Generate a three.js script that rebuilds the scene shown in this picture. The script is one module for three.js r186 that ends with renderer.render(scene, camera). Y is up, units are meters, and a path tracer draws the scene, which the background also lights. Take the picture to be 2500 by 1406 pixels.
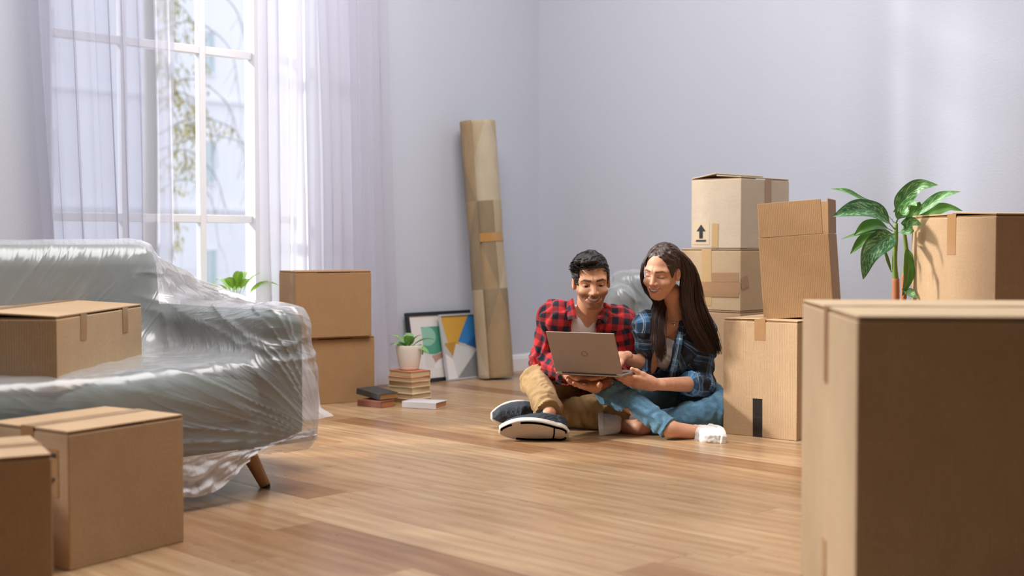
import * as THREE from 'three';
import { RoundedBoxGeometry } from 'three/addons/geometries/RoundedBoxGeometry.js';
import { RectAreaLightUniformsLib } from 'three/addons/lights/RectAreaLightUniformsLib.js';
import { mergeGeometries, mergeVertices, toCreasedNormals } from 'three/addons/utils/BufferGeometryUtils.js';
import { createNoise3D, createNoise2D } from 'simplex-noise';

// ------------------------------------------------------------------ camera, sky, sun, exposure
const scene = new THREE.Scene();
const FOCAL = 3100, EYE = 0.78, PITCH = Math.atan(113 / FOCAL), R2 = Math.SQRT1_2;
const CAM = new THREE.Vector3(-5.631, EYE, 5.400);
const camera = new THREE.PerspectiveCamera(2 * Math.atan(703 / FOCAL) * 180 / Math.PI, 2500 / 1406, 0.05, 200);
camera.position.copy(CAM);
camera.lookAt(CAM.clone().add(new THREE.Vector3(R2 * Math.cos(PITCH), -Math.sin(PITCH), -R2 * Math.cos(PITCH))));
camera.focus = 4.7; camera.userData.fStop = 2.1;
scene.add(camera);

scene.background = new THREE.Color(0.80, 0.88, 1.0);
scene.backgroundIntensity = 1.35;

const SUN = new THREE.Vector3(0.70, -0.46, 0.714).normalize();          // the way the sunlight travels
const sun = new THREE.DirectionalLight(new THREE.Color(1.0, 0.97, 0.92), 5.6);
sun.position.copy(SUN).multiplyScalar(-20); sun.target.position.set(-2, 0, 2);
sun.position.add(sun.target.position);
sun.castShadow = true; sun.shadow.radius = 7; sun.shadow.mapSize.set(4096, 4096);
Object.assign(sun.shadow.camera, { left: -8, right: 8, top: 8, bottom: -8, near: 1, far: 50 });
scene.add(sun, sun.target);
// unseen soft ceiling lamp, out of view, placed to light walls and floor (its fitting is built with the ceiling)
RectAreaLightUniformsLib.init();
const LAMP = { x: -2.75, z: 2.45, w: 3.0, d: 2.2, radiance: 8.6 };
const lamp = new THREE.RectAreaLight(new THREE.Color(1.0, 0.985, 0.97), LAMP.radiance, LAMP.w, LAMP.d);
lamp.name = 'unseen_ceiling_lamp_light'; lamp.position.set(LAMP.x, 4.02, LAMP.z); lamp.lookAt(LAMP.x, 0, LAMP.z); scene.add(lamp);

const renderer = new THREE.WebGLRenderer();
renderer.toneMapping = THREE.LinearToneMapping;
renderer.toneMappingExposure = 1.1;
renderer.shadowMap.enabled = true;

// ------------------------------------------------------------------ helpers
let rngState = 12345;
const rand = () => { rngState = (rngState * 1664525 + 1013904223) >>> 0; return rngState / 4294967296; };
const rr = (a, b) => a + (b - a) * rand();
const seeded = (s) => { let k = s >>> 0; return () => { k = (k * 1664525 + 1013904223) >>> 0; return k / 4294967296; }; };
const n3 = createNoise3D(seeded(7)), n2 = createNoise2D(seeded(11));
const V = (x, y, z) => new THREE.Vector3(x, y, z);
const clamp = (x, a = 0, b = 1) => Math.min(b, Math.max(a, x));
const smooth = (a, b, x) => { const t = clamp((x - a) / (b - a)); return t * t * (3 - 2 * t); };
const lerp = (a, b, t) => a + (b - a) * t;

// Places measured in the photograph become places in the room: `level` gives (right, height, distance) of the point of a sight line at a distance from the eye.
const level = (px, py, d) => { const a = (px - 1250) / FOCAL, b = -(py - 703) / FOCAL, s = d / (Math.cos(PITCH) + b * Math.sin(PITCH)); return [a * s, EYE + (b * Math.cos(PITCH) - Math.sin(PITCH)) * s, d]; };
const onPlane = (px, py, y = 0) => { const a = (px - 1250) / FOCAL, b = -(py - 703) / FOCAL, s = (y - EYE) / (b * Math.cos(PITCH) - Math.sin(PITCH)); return [a * s, y, s * (Math.cos(PITCH) + b * Math.sin(PITCH))]; };
const room = ([l, y, d]) => V(CAM.x + R2 * (l + d), y, CAM.z + R2 * (l - d));

const names = new Map();
const numbered = (name) => { const n = names.get(name) ?? 0; names.set(name, n + 1); return n ? `${name}_${String(n).padStart(3, '0')}` : name; };
function shadowed(o) { o.traverse((c) => { if (c.isMesh) { c.castShadow = true; c.receiveShadow = true; } }); return o; }
function thing(name, label, category, position = V(0, 0, 0), turn = 0, group) {
  const o = new THREE.Group(); o.name = numbered(name); o.position.copy(position); o.rotation.y = turn;
  o.userData = { label, category }; if (group) o.userData.group = group;
  scene.add(o); return o;
}
function part(parent, name, geometry, material, label) {
  const m = new THREE.Mesh(geometry, material); m.name = name; m.castShadow = m.receiveShadow = true;
  if (label) m.userData.label = label;
  parent.add(m); return m;
}
function structure(name, geometry, material, parent) {
  const m = geometry ? new THREE.Mesh(geometry, material) : new THREE.Group(); m.name = numbered(name); m.castShadow = m.receiveShadow = true;
  if (!parent) m.userData.kind = 'structure';
  (parent ?? scene).add(m); return m;
}
// uv in metres, from the axis that a face looks along
function metreUV(g, ox = 0, oy = 0, along = 'y') {
  if (g.index) g = g.toNonIndexed();
  const p = g.attributes.position, uv = new Float32Array(p.count * 2), a = V(0, 0, 0), b = V(0, 0, 0), c = V(0, 0, 0);
  for (let i = 0; i < p.count; i += 3) {
    a.fromBufferAttribute(p, i); b.fromBufferAttribute(p, i + 1); c.fromBufferAttribute(p, i + 2);
    const n = b.clone().sub(a).cross(c.clone().sub(a)), ax = Math.abs(n.x), ay = Math.abs(n.y), az = Math.abs(n.z);
    [a, b, c].forEach((q, k) => {
      let u, v;
      if (ay >= ax && ay >= az) { u = q.x; v = q.z; } else if (ax >= az) { u = q.z; v = q.y; } else { u = q.x; v = q.y; }
      uv[(i + k) * 2] = u + ox; uv[(i + k) * 2 + 1] = v + oy;
    });
  }
  g.setAttribute('uv', new THREE.BufferAttribute(uv, 2)); return g;
}
const box = (w, h, d, x = 0, y = 0, z = 0, r = 0) => {
  const g = r ? new RoundedBoxGeometry(w, h, d, 2, r) : new THREE.BoxGeometry(w, h, d);
  g.translate(x, y, z); return metreUV(g, rr(0, 3), rr(0, 3));
};
function merged(list) {
  const gs = list.map((g) => { let q = g.index ? g.toNonIndexed() : g; if (!q.attributes.uv) { q = q.clone(); q.setAttribute('uv', new THREE.BufferAttribute(new Float32Array(q.attributes.position.count * 2), 2)); } const out = new THREE.BufferGeometry(); for (const k of ['position', 'normal', 'uv']) out.setAttribute(k, q.attributes[k]); return out; });
  return mergeGeometries(gs);
}
// a tube of changing radius along points [x, y, z, radius]
function taperTube(points, sides = 8, steps = 16, flat = 1) {
  const curve = new THREE.CatmullRomCurve3(points.map((p) => V(p[0], p[1], p[2]))), pos = [], uv = [], idx = [];
  const frames = curve.computeFrenetFrames(steps, false);
  const len = curve.getLength();
  for (let i = 0; i <= steps; i++) {
    const t = i / steps, c = curve.getPoint(t), f = t * (points.length - 1), k = Math.min(points.length - 2, Math.floor(f)), rad = lerp(points[k][3], points[k + 1][3], f - k);
    for (let j = 0; j <= sides; j++) {
      const a = j / sides * Math.PI * 2;
      const q = c.clone().addScaledVector(frames.normals[i], Math.cos(a) * rad).addScaledVector(frames.binormals[i], Math.sin(a) * rad * flat);
      pos.push(q.x, q.y, q.z); uv.push(j / sides * rad * 6.28, t * len);
    }
  }
  for (let i = 0; i < steps; i++) for (let j = 0; j < sides; j++) { const a = i * (sides + 1) + j, b = a + sides + 1; idx.push(a, b, a + 1, b, b + 1, a + 1); }
  const ends = [0, steps].map((i) => i * (sides + 1));
  for (const [k, e] of ends.entries()) { const c = curve.getPoint(k); pos.push(c.x, c.y, c.z); uv.push(0, 0); const m = pos.length / 3 - 1; for (let j = 0; j < sides; j++) k ? idx.push(e + j + 1, e + j, m) : idx.push(e + j, e + j + 1, m); }
  const g = new THREE.BufferGeometry();
  g.setAttribute('position', new THREE.Float32BufferAttribute(pos, 3)); g.setAttribute('uv', new THREE.Float32BufferAttribute(uv, 2)); g.setIndex(idx.flatMap((x, i) => i % 3 ? [] : [idx[i], idx[i + 2], idx[i + 1]]));
  g.computeVertexNormals(); return g;
}

// ------------------------------------------------------------------ textures and materials
function texture(w, h, size, f, srgb = true) {          // f(x, y) in metres over a patch of size x size*h/w, tiled
  const data = new Uint8Array(w * h * 4);
  for (let j = 0; j < h; j++) for (let i = 0; i < w; i++) {
    const c = f(i / w * size[0], j / h * size[1], i, j), o = (j * w + i) * 4;
    if (typeof c === 'number') data[o] = data[o + 1] = data[o + 2] = clamp(c, 0, 1) * 255; else for (let k = 0; k < 3; k++) data[o + k] = clamp(c[k], 0, 255);
    data[o + 3] = 255;
  }
  const t = new THREE.DataTexture(data, w, h);
  t.wrapS = t.wrapT = THREE.RepeatWrapping; t.magFilter = THREE.LinearFilter; t.minFilter = THREE.LinearMipmapLinearFilter; t.generateMipmaps = true;
  if (srgb) t.colorSpace = THREE.SRGBColorSpace;
  t.repeat.set(1 / size[0], 1 / size[1]); t.needsUpdate = true; return t;
}
// noise that tiles over [0,sx) x [0,sy)
const tileNoise = (x, y, sx, sy, fx, fy, seed = 0) => {
  const a = x / sx * 2 * Math.PI, b = y / sy * 2 * Math.PI, rx = sx * fx / 6.283, ry = sy * fy / 6.283;
  return n3(Math.cos(a) * rx + seed * 13.1, Math.sin(a) * rx, Math.cos(b) * ry * 1.0 + seed) * 0.6 + n3(Math.cos(b) * ry + 5 + seed, Math.sin(b) * ry, Math.sin(a) * rx + seed * 3.7) * 0.6;
};
const mix3 = (a, b, t) => [lerp(a[0], b[0], t), lerp(a[1], b[1], t), lerp(a[2], b[2], t)];
const std = (o) => new THREE.MeshStandardMaterial(o);
const phys = (o) => new THREE.MeshPhysicalMaterial(o);

// cardboard: fibre speckle and faint flutes under the paper
const cardTex = texture(512, 512, [0.6, 0.6], (x, y) => {
  const a = tileNoise(x, y, 0.6, 0.6, 12, 12, 1), b = tileNoise(x, y, 0.6, 0.6, 90, 260, 2), c = tileNoise(x, y, 0.6, 0.6, 320, 320, 3);
  const t = a * 0.10 + b * 0.16 + c * 0.18; return [238 + t * 40, 235 + t * 42, 231 + t * 46];
});
const cardBump = texture(512, 512, [0.4, 0.4], (x, y) => 0.5 + 0.22 * Math.sin(x / 0.4 * 2 * Math.PI * 56) + 0.22 * tileNoise(x, y, 0.4, 0.4, 200, 60, 4) + 0.25 * tileNoise(x, y, 0.4, 0.4, 9, 9, 8), false);
const card = (hex) => std({ color: hex, map: cardTex, bumpMap: cardBump, bumpScale: 0.0007, roughness: 0.78 });
const CARD = card('#c6a783'), CARD_PALE = card('#d2b893'), CARD_DEEP = card('#b28c63'), CARD_LIGHT = card('#e2d2ba');
const CARD_INNER = card('#a07a50');
const TAPE = phys({ color: '#ab8258', roughness: 0.26, clearcoat: 0.5, clearcoatRoughness: 0.2, bumpMap: texture(256, 256, [0.2, 0.2], (x, y) => 0.5 + 0.5 * tileNoise(x, y, 0.2, 0.2, 60, 25, 6), false), bumpScale: 0.0006 });
const TAPE_CLEAR = phys({ color: '#c8a46c', roughness: 0.2, clearcoat: 0.7, clearcoatRoughness: 0.15, bumpMap: TAPE.bumpMap, bumpScale: 0.0008 });
const TAPE_BLACK = phys({ color: '#14161a', roughness: 0.3, clearcoat: 0.5, bumpMap: TAPE.bumpMap, bumpScale: 0.001 });
const INK = std({ color: '#23262b', roughness: 0.7 });

// wood: straight laminate grain along v, a few cathedral arches and flecks
const woodTex = texture(512, 1024, [0.64, 2.4], (x, y) => {
  const w = tileNoise(x, y, 0.64, 2.4, 5, 1.3, 2) * 0.02;
  const ring = Math.sin((x + w) * 90 + 4 * tileNoise(x, y, 0.64, 2.4, 4, 0.9, 5));
  const fine = tileNoise(x + w * 0.3, y, 0.64, 2.4, 120, 3.5, 9), mid = tileNoise(x, y, 0.64, 2.4, 26, 1.6, 12), fleck = tileNoise(x, y, 0.64, 2.4, 60, 9, 14);
  let t = 0.5 + 0.16 * ring + 0.26 * mid + 0.2 * fine; t -= Math.max(0, fleck - 0.45) * 0.8;
  return mix3([170, 140, 111], [206, 183, 152], clamp(t));
});
const woodBump = texture(256, 512, [0.32, 1.2], (x, y) => 0.5 + 0.4 * tileNoise(x, y, 0.32, 1.2, 110, 5, 3), false);
const woodRough = texture(256, 256, [0.7, 0.7], (x, y) => { const t = tileNoise(x, y, 0.7, 0.7, 14, 5, 21), q = tileNoise(x, y, 0.7, 0.7, 60, 30, 22); return 0.86 + 0.10 * t + 0.08 * q; }, false);
const WOODS = ['#e6d9ca', '#d9c6b3', '#bfa48d', '#efe4d5', '#cdb59f', '#b1927a'].map((c) => std({ color: c, map: woodTex, bumpMap: woodBump, bumpScale: 0.0003, roughness: 0.37, roughnessMap: woodRough }));

const wallBump = texture(512, 512, [0.5, 0.5], (x, y) => 0.5 + 0.3 * tileNoise(x, y, 0.5, 0.5, 70, 70, 31) + 0.2 * tileNoise(x, y, 0.5, 0.5, 14, 14, 33), false);
const WALL = std({ color: '#c6cad6', roughness: 0.86, bumpMap: wallBump, bumpScale: 0.0005 });
const CEILING = std({ color: '#e6e5e4', roughness: 0.9 });
const TRIM = std({ color: '#e9e8ec', roughness: 0.42 });
const FRAME_WHITE = std({ color: '#eeeef0', roughness: 0.35 });
const PANE = phys({ color: '#ffffff', transmission: 1, thickness: 0, roughness: 0, ior: 1.5 });

// ------------------------------------------------------------------ the room: floor, walls, ceiling
const XMIN = -9.2, ZMAX = 9.4, CEIL = 4.1, T = 0.32;
const floor = structure('floor', metreUV(new THREE.BoxGeometry(-XMIN + T, 0.3, ZMAX + T).translate((XMIN + T) / 2 - T / 2 + T / 2, -0.162, (ZMAX - T) / 2 + T / 2)), WOODS[4]);
{ // planks run away from the window wall; each is a piece of its own, laid in rows of 0.153 m
  const PW = 0.153, PL = 1.22, shapes = [];
  const plankShape = (len, k) => { const g = new RoundedBoxGeometry(PW - 0.0005, 0.012, len - 0.0005, 1, 0.0007); return metreUV(g.translate(0, -0.006, 0), k * 0.1531, k * 0.371); };
  for (let k = 0; k < 8; k++) shapes.push(plankShape(PL, k));
  const rest = [], R = seeded(99);
  const seen = (x, z) => { const l = (x - CAM.x) * R2 + (z - CAM.z) * R2, d = (x - CAM.x) * R2 - (z - CAM.z) * R2; return d > 2.6 && Math.abs(l) < d * 0.43 + 0.5 && x < 0 && z > 0; };
  let count = 0;
  for (let i = 0; i < 60; i++) {
    const x = -PW / 2 - i * PW; let z = -R() * PL;
    while (z < ZMAX) {
      const k = Math.floor(R() * 8), m = Math.floor(R() * R() * 6), z0 = Math.max(z, 0.002), z1 = Math.min(z + PL, ZMAX), mid = (z0 + z1) / 2;
      const whole = z1 - z0 > PL - 1e-6, g = whole ? shapes[k] : plankShape(z1 - z0, k);
      if ((seen(x, mid) || seen(x, z0) || seen(x, z1)) && count < 300) { const p = part(floor, 'plank', g, WOODS[[0, 1, 3, 4, 2, 5][m]]); p.position.set(x, 0, mid); p.name = count ? `plank_${String(count).padStart(3, '0')}` : 'plank'; count++; } else if (i < 58) rest.push(g.clone().translate(x, 0, mid));
      z += PL;
    }
  }
  const s = part(floor, 'outlying_planks', merged(rest), WOODS[1]); s.userData.kind = 'stuff';
}
const ceiling = structure('ceiling', metreUV(new THREE.BoxGeometry(-XMIN + 2 * T, 0.25, ZMAX + 2 * T).translate(XMIN / 2, CEIL + 0.125, ZMAX / 2)), CEILING);
{
  const l = thing('unseen_ceiling_lamp', 'large flat softbox lamp on the ceiling, unseen, lighting the walls and floor', 'lamp', V(LAMP.x, 4.06, LAMP.z));  // unseen fitting with a glowing face, goes with the area lamp
  for (const k of [-1, 1]) { part(l, 'frame_bar', box(LAMP.w + 0.08, 0.08, 0.04, 0, 0, k * (LAMP.d / 2 + 0.02), 0.006), TRIM); part(l, 'frame_bar', box(0.04, 0.08, LAMP.d, k * (LAMP.w / 2 + 0.02), 0, 0, 0.006), TRIM); }
  part(l, 'diffuser', box(LAMP.w, 0.008, LAMP.d, 0, -0.02, 0), std({ color: '#ffffff', emissive: '#ffffff', emissiveIntensity: 0.8, roughness: 0.8 }));
}
const WIN = { x0: -3.1, x1: -1.68, y0: 0.36, y1: 3.80 }, WIN3 = { x0: -8.1, x1: -6.0, y0: 0.36, y1: 3.80 }, WIN2 = { x0: -5.35, x1: -3.42, y0: 0.36, y1: 3.80 };
function slab(x0, x1, y0, y1, z0, z1) { return metreUV(new THREE.BoxGeometry(x1 - x0, y1 - y0, z1 - z0).translate((x0 + x1) / 2, (y0 + y1) / 2, (z0 + z1) / 2)); }
structure('wall_window_side', merged([
  slab(XMIN - T, WIN3.x0, 0, CEIL, -T, 0), slab(WIN3.x1, WIN2.x0, 0, CEIL, -T, 0), slab(WIN2.x1, WIN.x0, 0, CEIL, -T, 0), slab(WIN.x1, T, 0, CEIL, -T, 0),
  ...[WIN, WIN2, WIN3].flatMap((w) => [slab(w.x0, w.x1, 0, w.y0, -T, 0), slab(w.x0, w.x1, w.y1, CEIL, -T, 0)])]), WALL);
structure('wall_right', slab(0, T, 0, CEIL, 0, ZMAX + T), WALL);
const UNSEEN_WALL_DARK = std({ color: '#4a4038', roughness: 0.9, bumpMap: wallBump, bumpScale: 0.0005 });  // walls out of view, kept dark so little light bounces onto near box fronts
structure('unseen_wall_left', slab(XMIN - T, XMIN, 0, CEIL, 0, ZMAX + T), UNSEEN_WALL_DARK);
structure('unseen_wall_back', slab(XMIN, 0, 0, CEIL, ZMAX, ZMAX + T), UNSEEN_WALL_DARK);
function baseboard(name, len, place) {
  const s = new THREE.Shape(); s.moveTo(0, 0); s.lineTo(0.016, 0); s.lineTo(0.016, 0.075); s.lineTo(0.012, 0.079); s.lineTo(0.012, 0.088); s.quadraticCurveTo(0.006, 0.092, 0.005, 0.1); s.lineTo(0, 0.1); s.closePath();
  const m = structure(name, metreUV(new THREE.ExtrudeGeometry(s, { depth: len, bevelEnabled: false })), TRIM); place(m); return m;
}
baseboard('baseboard_right', ZMAX, (m) => { m.scale.x = 1; m.rotation.y = Math.PI; m.position.set(0, 0, ZMAX); });
baseboard('baseboard_window_side', -XMIN - 0.017, (m) => { m.rotation.y = -Math.PI / 2; m.position.set(-0.017, 0, 0); });

// ------------------------------------------------------------------ windows: white sashes with glazing bars
function sashWindow(w, columns, bars, label) {
  const g = structure('window', null); g.name = label; g.userData.kind = 'structure';
  const zf = -0.13, fr = (name, x0, x1, y0, y1, d = 0.05) => { const m = part(g, name, metreUV(new RoundedBoxGeometry(x1 - x0, y1 - y0, d, 1, 0.004)), FRAME_WHITE); m.position.set((x0 + x1) / 2, (y0 + y1) / 2, zf); return m; };
  fr('jamb', w.x0, w.x0 + 0.05, w.y0, w.y1, 0.09); fr('jamb', w.x1 - 0.05, w.x1, w.y0, w.y1, 0.09);
  fr('head', w.x0 + 0.05, w.x1 - 0.05, w.y1 - 0.06, w.y1, 0.09); fr('bottom_rail', w.x0 + 0.05, w.x1 - 0.05, w.y0, w.y0 + 0.07, 0.09);
  for (const [x, width] of columns) fr(width > 0.05 ? 'mullion' : 'glazing_bar', x - width / 2, x + width / 2, w.y0 + 0.07, w.y1 - 0.06, width > 0.05 ? 0.09 : 0.045);
  const xs = [w.x0 + 0.05, ...columns.flatMap(([x, width]) => [x - width / 2, x + width / 2]), w.x1 - 0.05], ys = [w.y0 + 0.07, ...bars.flatMap((y) => [y - 0.02, y + 0.02]), w.y1 - 0.06];
  for (let i = 0; i < xs.length; i += 2) for (let j = 0; j < ys.length; j += 2) { const p = part(g, 'pane', new THREE.BoxGeometry(xs[i + 1] - xs[i] + 0.008, ys[j + 1] - ys[j] + 0.008, 0.0001), PANE); p.position.set((xs[i] + xs[i + 1]) / 2, (ys[j] + ys[j + 1]) / 2, zf); }
  for (let i = 0; i < xs.length; i += 2) for (const y of bars) { const m = fr('glazing_bar', xs[i], xs[i + 1], y - 0.02, y + 0.02, 0.045); }
  const sill = part(g, 'window_sill', box(w.x1 - w.x0 + 0.1, 0.03, 0.24, 0, 0, 0, 0.006), FRAME_WHITE); sill.position.set((w.x0 + w.x1) / 2, w.y0 - 0.013, 0.005);
  return g;
}
sashWindow(WIN, [[-2.69, 0.032], [-2.272, 0.034], [-1.954, 0.07]], [0.893, 1.72, 2.545, 3.37], 'window_1');
sashWindow(WIN2, [[-4.87, 0.032], [-4.385, 0.068], [-3.9, 0.032]], [0.893, 1.72, 2.545, 3.37], 'window_2');  // unseen window, out of view, letting sun onto the couple and floor
sashWindow(WIN3, [[-7.56, 0.032], [-7.05, 0.068], [-6.54, 0.032]], [0.893, 1.72, 2.545, 3.37], 'window_3');  // unseen window, out of view, placed to light the nearest boxes

// ------------------------------------------------------------------ sheer curtains
const weave = texture(256, 256, [0.02, 0.02], (x, y) => 0.5 + 0.25 * Math.sin(x / 0.02 * 6.283 * 24) + 0.25 * Math.sin(y / 0.02 * 6.283 * 24), false);
const SHEER_DENSE = phys({ color: '#f7f6fb', transmission: 0.86, thickness: 0, roughness: 0.92, side: THREE.DoubleSide, specularIntensity: 0.2 });
const SHEER = phys({ color: '#e9e9f0', transmission: 0.82, thickness: 0, roughness: 0.6, side: THREE.DoubleSide, specularIntensity: 0.2 });
function sheer(topX0, topX1, botX0, botX1, z, folds, seed, sag = 0) {
  const NX = folds * 14, NY = 40, pos = [], uv = [], idx = [], R = seeded(seed), ph = [], am = [];
  for (let i = 0; i <= folds + 1; i++) { ph.push((R() - 0.5) * 0.5); am.push(0.35 + R() * 0.9); }
  for (let j = 0; j <= NY; j++) {
    const v = j / NY, y = lerp(0.015, 3.94, v), open = lerp(1, 0.75, v);
    for (let i = 0; i <= NX; i++) {
      const u = i / NX, f = u * folds, k = Math.floor(f), a = lerp(am[k], am[k + 1], f - k), p = f + lerp(ph[k], ph[k + 1], f - k) + 0.15 * n2(f * 0.4 + seed, v * 1.4);
      const s = Math.sin(p * 6.283), bulge = n2(u * 3 + seed * 2, v * 1.1) * 0.02;
      const x = lerp(lerp(botX0, botX1, u), lerp(topX0, topX1, u), v) + Math.sin(p * 12.566) * 0.008 * open + Math.sin(v * 3.1) * sag * (1 - u);
      pos.push(x, y, z + (s * 0.026 * a + s * Math.abs(s) * 0.008) * open + bulge); uv.push(u * 2.2, y);
    }
  }
  for (let j = 0; j < NY; j++) for (let i = 0; i < NX; i++) { const a = j * (NX + 1) + i, b = a + NX + 1; idx.push(a, a + 1, b, a + 1, b + 1, b); }
  const g = new THREE.BufferGeometry(); g.setAttribute('position', new THREE.Float32BufferAttribute(pos, 3)); g.setAttribute('uv', new THREE.Float32BufferAttribute(uv, 2)); g.setIndex(idx); g.computeVertexNormals(); return g;
}
function curtain(label, shape, m = SHEER) {
  const g = thing('sheer_curtain', label, 'curtain'); part(g, 'fabric', shape, m); return g;
}
curtain('white sheer floor-length curtain left of the window, behind the wrapped sofa', sheer(-3.36, -2.545, -3.14, -2.56, 0.12, 9, 3));
curtain('wide white sheer curtain, unseen, softening the sun through the far left window, out of the picture', sheer(-8.2, -5.9, -8.2, -5.9, 0.12, 22, 9));  // unseen curtain, placed to soften the sun from the leftmost window
curtain('white sheer floor-length curtain right of the window, behind the two stacked boxes', sheer(-2.08, -1.39, -2.09, -1.226, 0.12, 11, 5), SHEER_DENSE);
{
  const rod = thing('curtain_rod', 'slim white curtain rod above the window', 'curtain rod', V(-2.15, 3.97, 0.12));
  part(rod, 'pole', new THREE.CylinderGeometry(0.012, 0.012, 2.4, 12).rotateZ(Math.PI / 2), TRIM);
  for (const x of [-1.2, 1.2]) part(rod, 'finial', new THREE.SphereGeometry(0.02, 12, 8).translate(x, 0, 0), TRIM);
  for (const x of [-1.1, 1.1]) part(rod, 'bracket', box(0.02, 0.02, 0.12, x, 0.02, -0.06), TRIM);
}
// ------------------------------------------------------------------ outside the window
{
  structure('ground_outside', metreUV(new THREE.BoxGeometry(160, 0.2, 110).translate(20, -4.3, -56)), std({ color: '#b9b7b4', roughness: 0.95 }));
  const facade = thing('building', 'pale plastered apartment house with tall teal framed windows seen through the window', 'building', V(24, -4.2, -47));
  const PALE = std({ color: '#f0edf2', roughness: 0.9, bumpMap: wallBump, bumpScale: 0.002 }), TEAL = std({ color: '#bccace', roughness: 0.3 }), BAND = std({ color: '#ece9ee', roughness: 0.8 });
  part(facade, 'wall', box(44, 19, 4, 0, 9.5, -2), PALE);
  for (let s = 0; s < 3; s++) part(facade, 'cornice', box(44, 0.2, 0.3, 0, 1.4 + s * 5.1, 0.1, 0.03), BAND);
  for (let s = 0; s < 4; s++) for (let k = 0; k < 6; k++) {
    const x = -20.6 + k * 7.9 - 0.6, y = 2.6 + s * 5.1;
    const f = part(facade, 'window_frame', merged([box(0.07, 2.0, 0.2, -0.42, 1.0, 0), box(0.07, 2.0, 0.2, 0.42, 1.0, 0), box(0.9, 0.08, 0.2, 0, 2.0, 0), box(1.0, 0.1, 0.34, 0, 0, 0), box(0.06, 2.0, 0.16, 0.02, 1.0, 0)]), BAND); f.position.set(x, y, 0.04);
    part(f, 'window_pane', box(0.8, 1.95, 0.05, 0, 1.0, 0.02), TEAL);
  }
  const tree = thing('tree', 'airy tree with drooping twigs and pale olive leaves outside the window', 'tree', V(3.3, -4.2, -10.5));
  const BARK = std({ color: '#8d887c', roughness: 0.9 });
  part(tree, 'trunk', merged([taperTube([[-0.25, 0, 0, 0.16], [-0.2, 3, 0.1, 0.13], [-0.05, 6, 0, 0.1], [0.0, 10.5, -0.2, 0.05]], 10, 20)]), BARK);
  const R = seeded(41), twigs = [], spots = [];
  const limbs = [];
  for (let k = 0; k < 24; k++) {
    const y = 5.6 + k * 0.2, ang = (R() - 0.5) * 2.2, len = 0.45 + R() * R() * 1.3, dx = Math.cos(ang) * len, dz = Math.sin(ang) * len, pts = [[-0.05, y, 0], [dx * 0.5, y + 0.28, dz * 0.5], [dx, y + 0.1 - R() * 0.2, dz], [dx * 1.1 + 0.05, y - 0.35 - R() * 0.5, dz * 1.05]];
    twigs.push(taperTube(pts.map((p, i) => [...p, 0.007 * (1 - i / 4) + 0.003]), 6, 14)); limbs.push(new THREE.CatmullRomCurve3(pts.map((p) => V(...p))));
  }
  for (const c of limbs) for (let k = 0; k < 8; k++) {
    const t = 0.3 + R() * 0.7, p = c.getPoint(t), q = p.clone().add(V((R() - 0.5) * 0.35, -0.15 - R() * 0.4, (R() - 0.5) * 0.35));
    twigs.push(taperTube([[p.x, p.y, p.z, 0.004], [(p.x + q.x) / 2 + 0.03, (p.y + q.y) / 2 + 0.05, (p.z + q.z) / 2, 0.003], [q.x, q.y, q.z, 0.003]], 4, 5));
    if (p.x < 0.85 && R() < 0.75) for (let m = 0; m < 22; m++) spots.push(p.clone().lerp(q, R()).add(V((R() - 0.5) * 0.18, (R() - 0.5) * 0.16, (R() - 0.5) * 0.2)));
  }
  {
    const near = thing('tree', 'unseen thick tree trunk left of the window, out of the picture, keeping sun out of the curtain gap', 'tree', V(-4.75, -4.2, -2.45));  // unseen trunk, placed to block the sun through the curtain gap
    part(near, 'trunk', taperTube([[0, 0, 0, 0.24], [0.02, 3, 0, 0.19], [0, 6, 0.02, 0.18], [0.03, 9.5, 0, 0.16], [0, 12, 0.05, 0.12]], 18, 30), BARK);
    const rn = seeded(77); for (let k = 0; k < 7; k++) { const a = k * 0.9, y = 10 + k * 0.3; part(near, 'branch', taperTube([[0, y, 0, 0.07], [Math.cos(a) * 0.9, y + 0.7, Math.sin(a) * 0.9, 0.05], [Math.cos(a) * 1.8, y + 1.1 + rn() * 0.4, Math.sin(a) * 1.8, 0.02]], 8, 10), BARK); }
  }
  part(tree, 'branches', merged(twigs), BARK);
  const leafShape = new THREE.Shape(); leafShape.moveTo(0, 0); leafShape.quadraticCurveTo(0.02, 0.03, 0, 0.085); leafShape.quadraticCurveTo(-0.02, 0.03, 0, 0);
  const leaves = new THREE.InstancedMesh(new THREE.ShapeGeometry(leafShape, 4), phys({ color: '#b5ae72', roughness: 0.9, transmission: 0.4, thickness: 0, side: THREE.DoubleSide }), spots.length);
  leaves.name = 'leaves'; leaves.userData.kind = 'stuff';
  const dummy = new THREE.Object3D(), tint = new THREE.Color();
  spots.forEach((p, i) => { dummy.position.copy(p); dummy.rotation.set(Math.PI + (R() - 0.5) * 1.6, R() * 6.28, (R() - 0.5) * 1.4); dummy.scale.setScalar(0.7 + R() * 0.7); dummy.updateMatrix(); leaves.setMatrixAt(i, dummy.matrix); leaves.setColorAt(i, tint.set(['#ffffff', '#e6d9b0', '#d8e0b8', '#c9b98a'][Math.floor(R() * 4)])); });
  tree.add(leaves);
}

// ------------------------------------------------------------------ cardboard boxes
const at2 = (lat, d, y = 0) => room([lat, y, d]);
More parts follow.
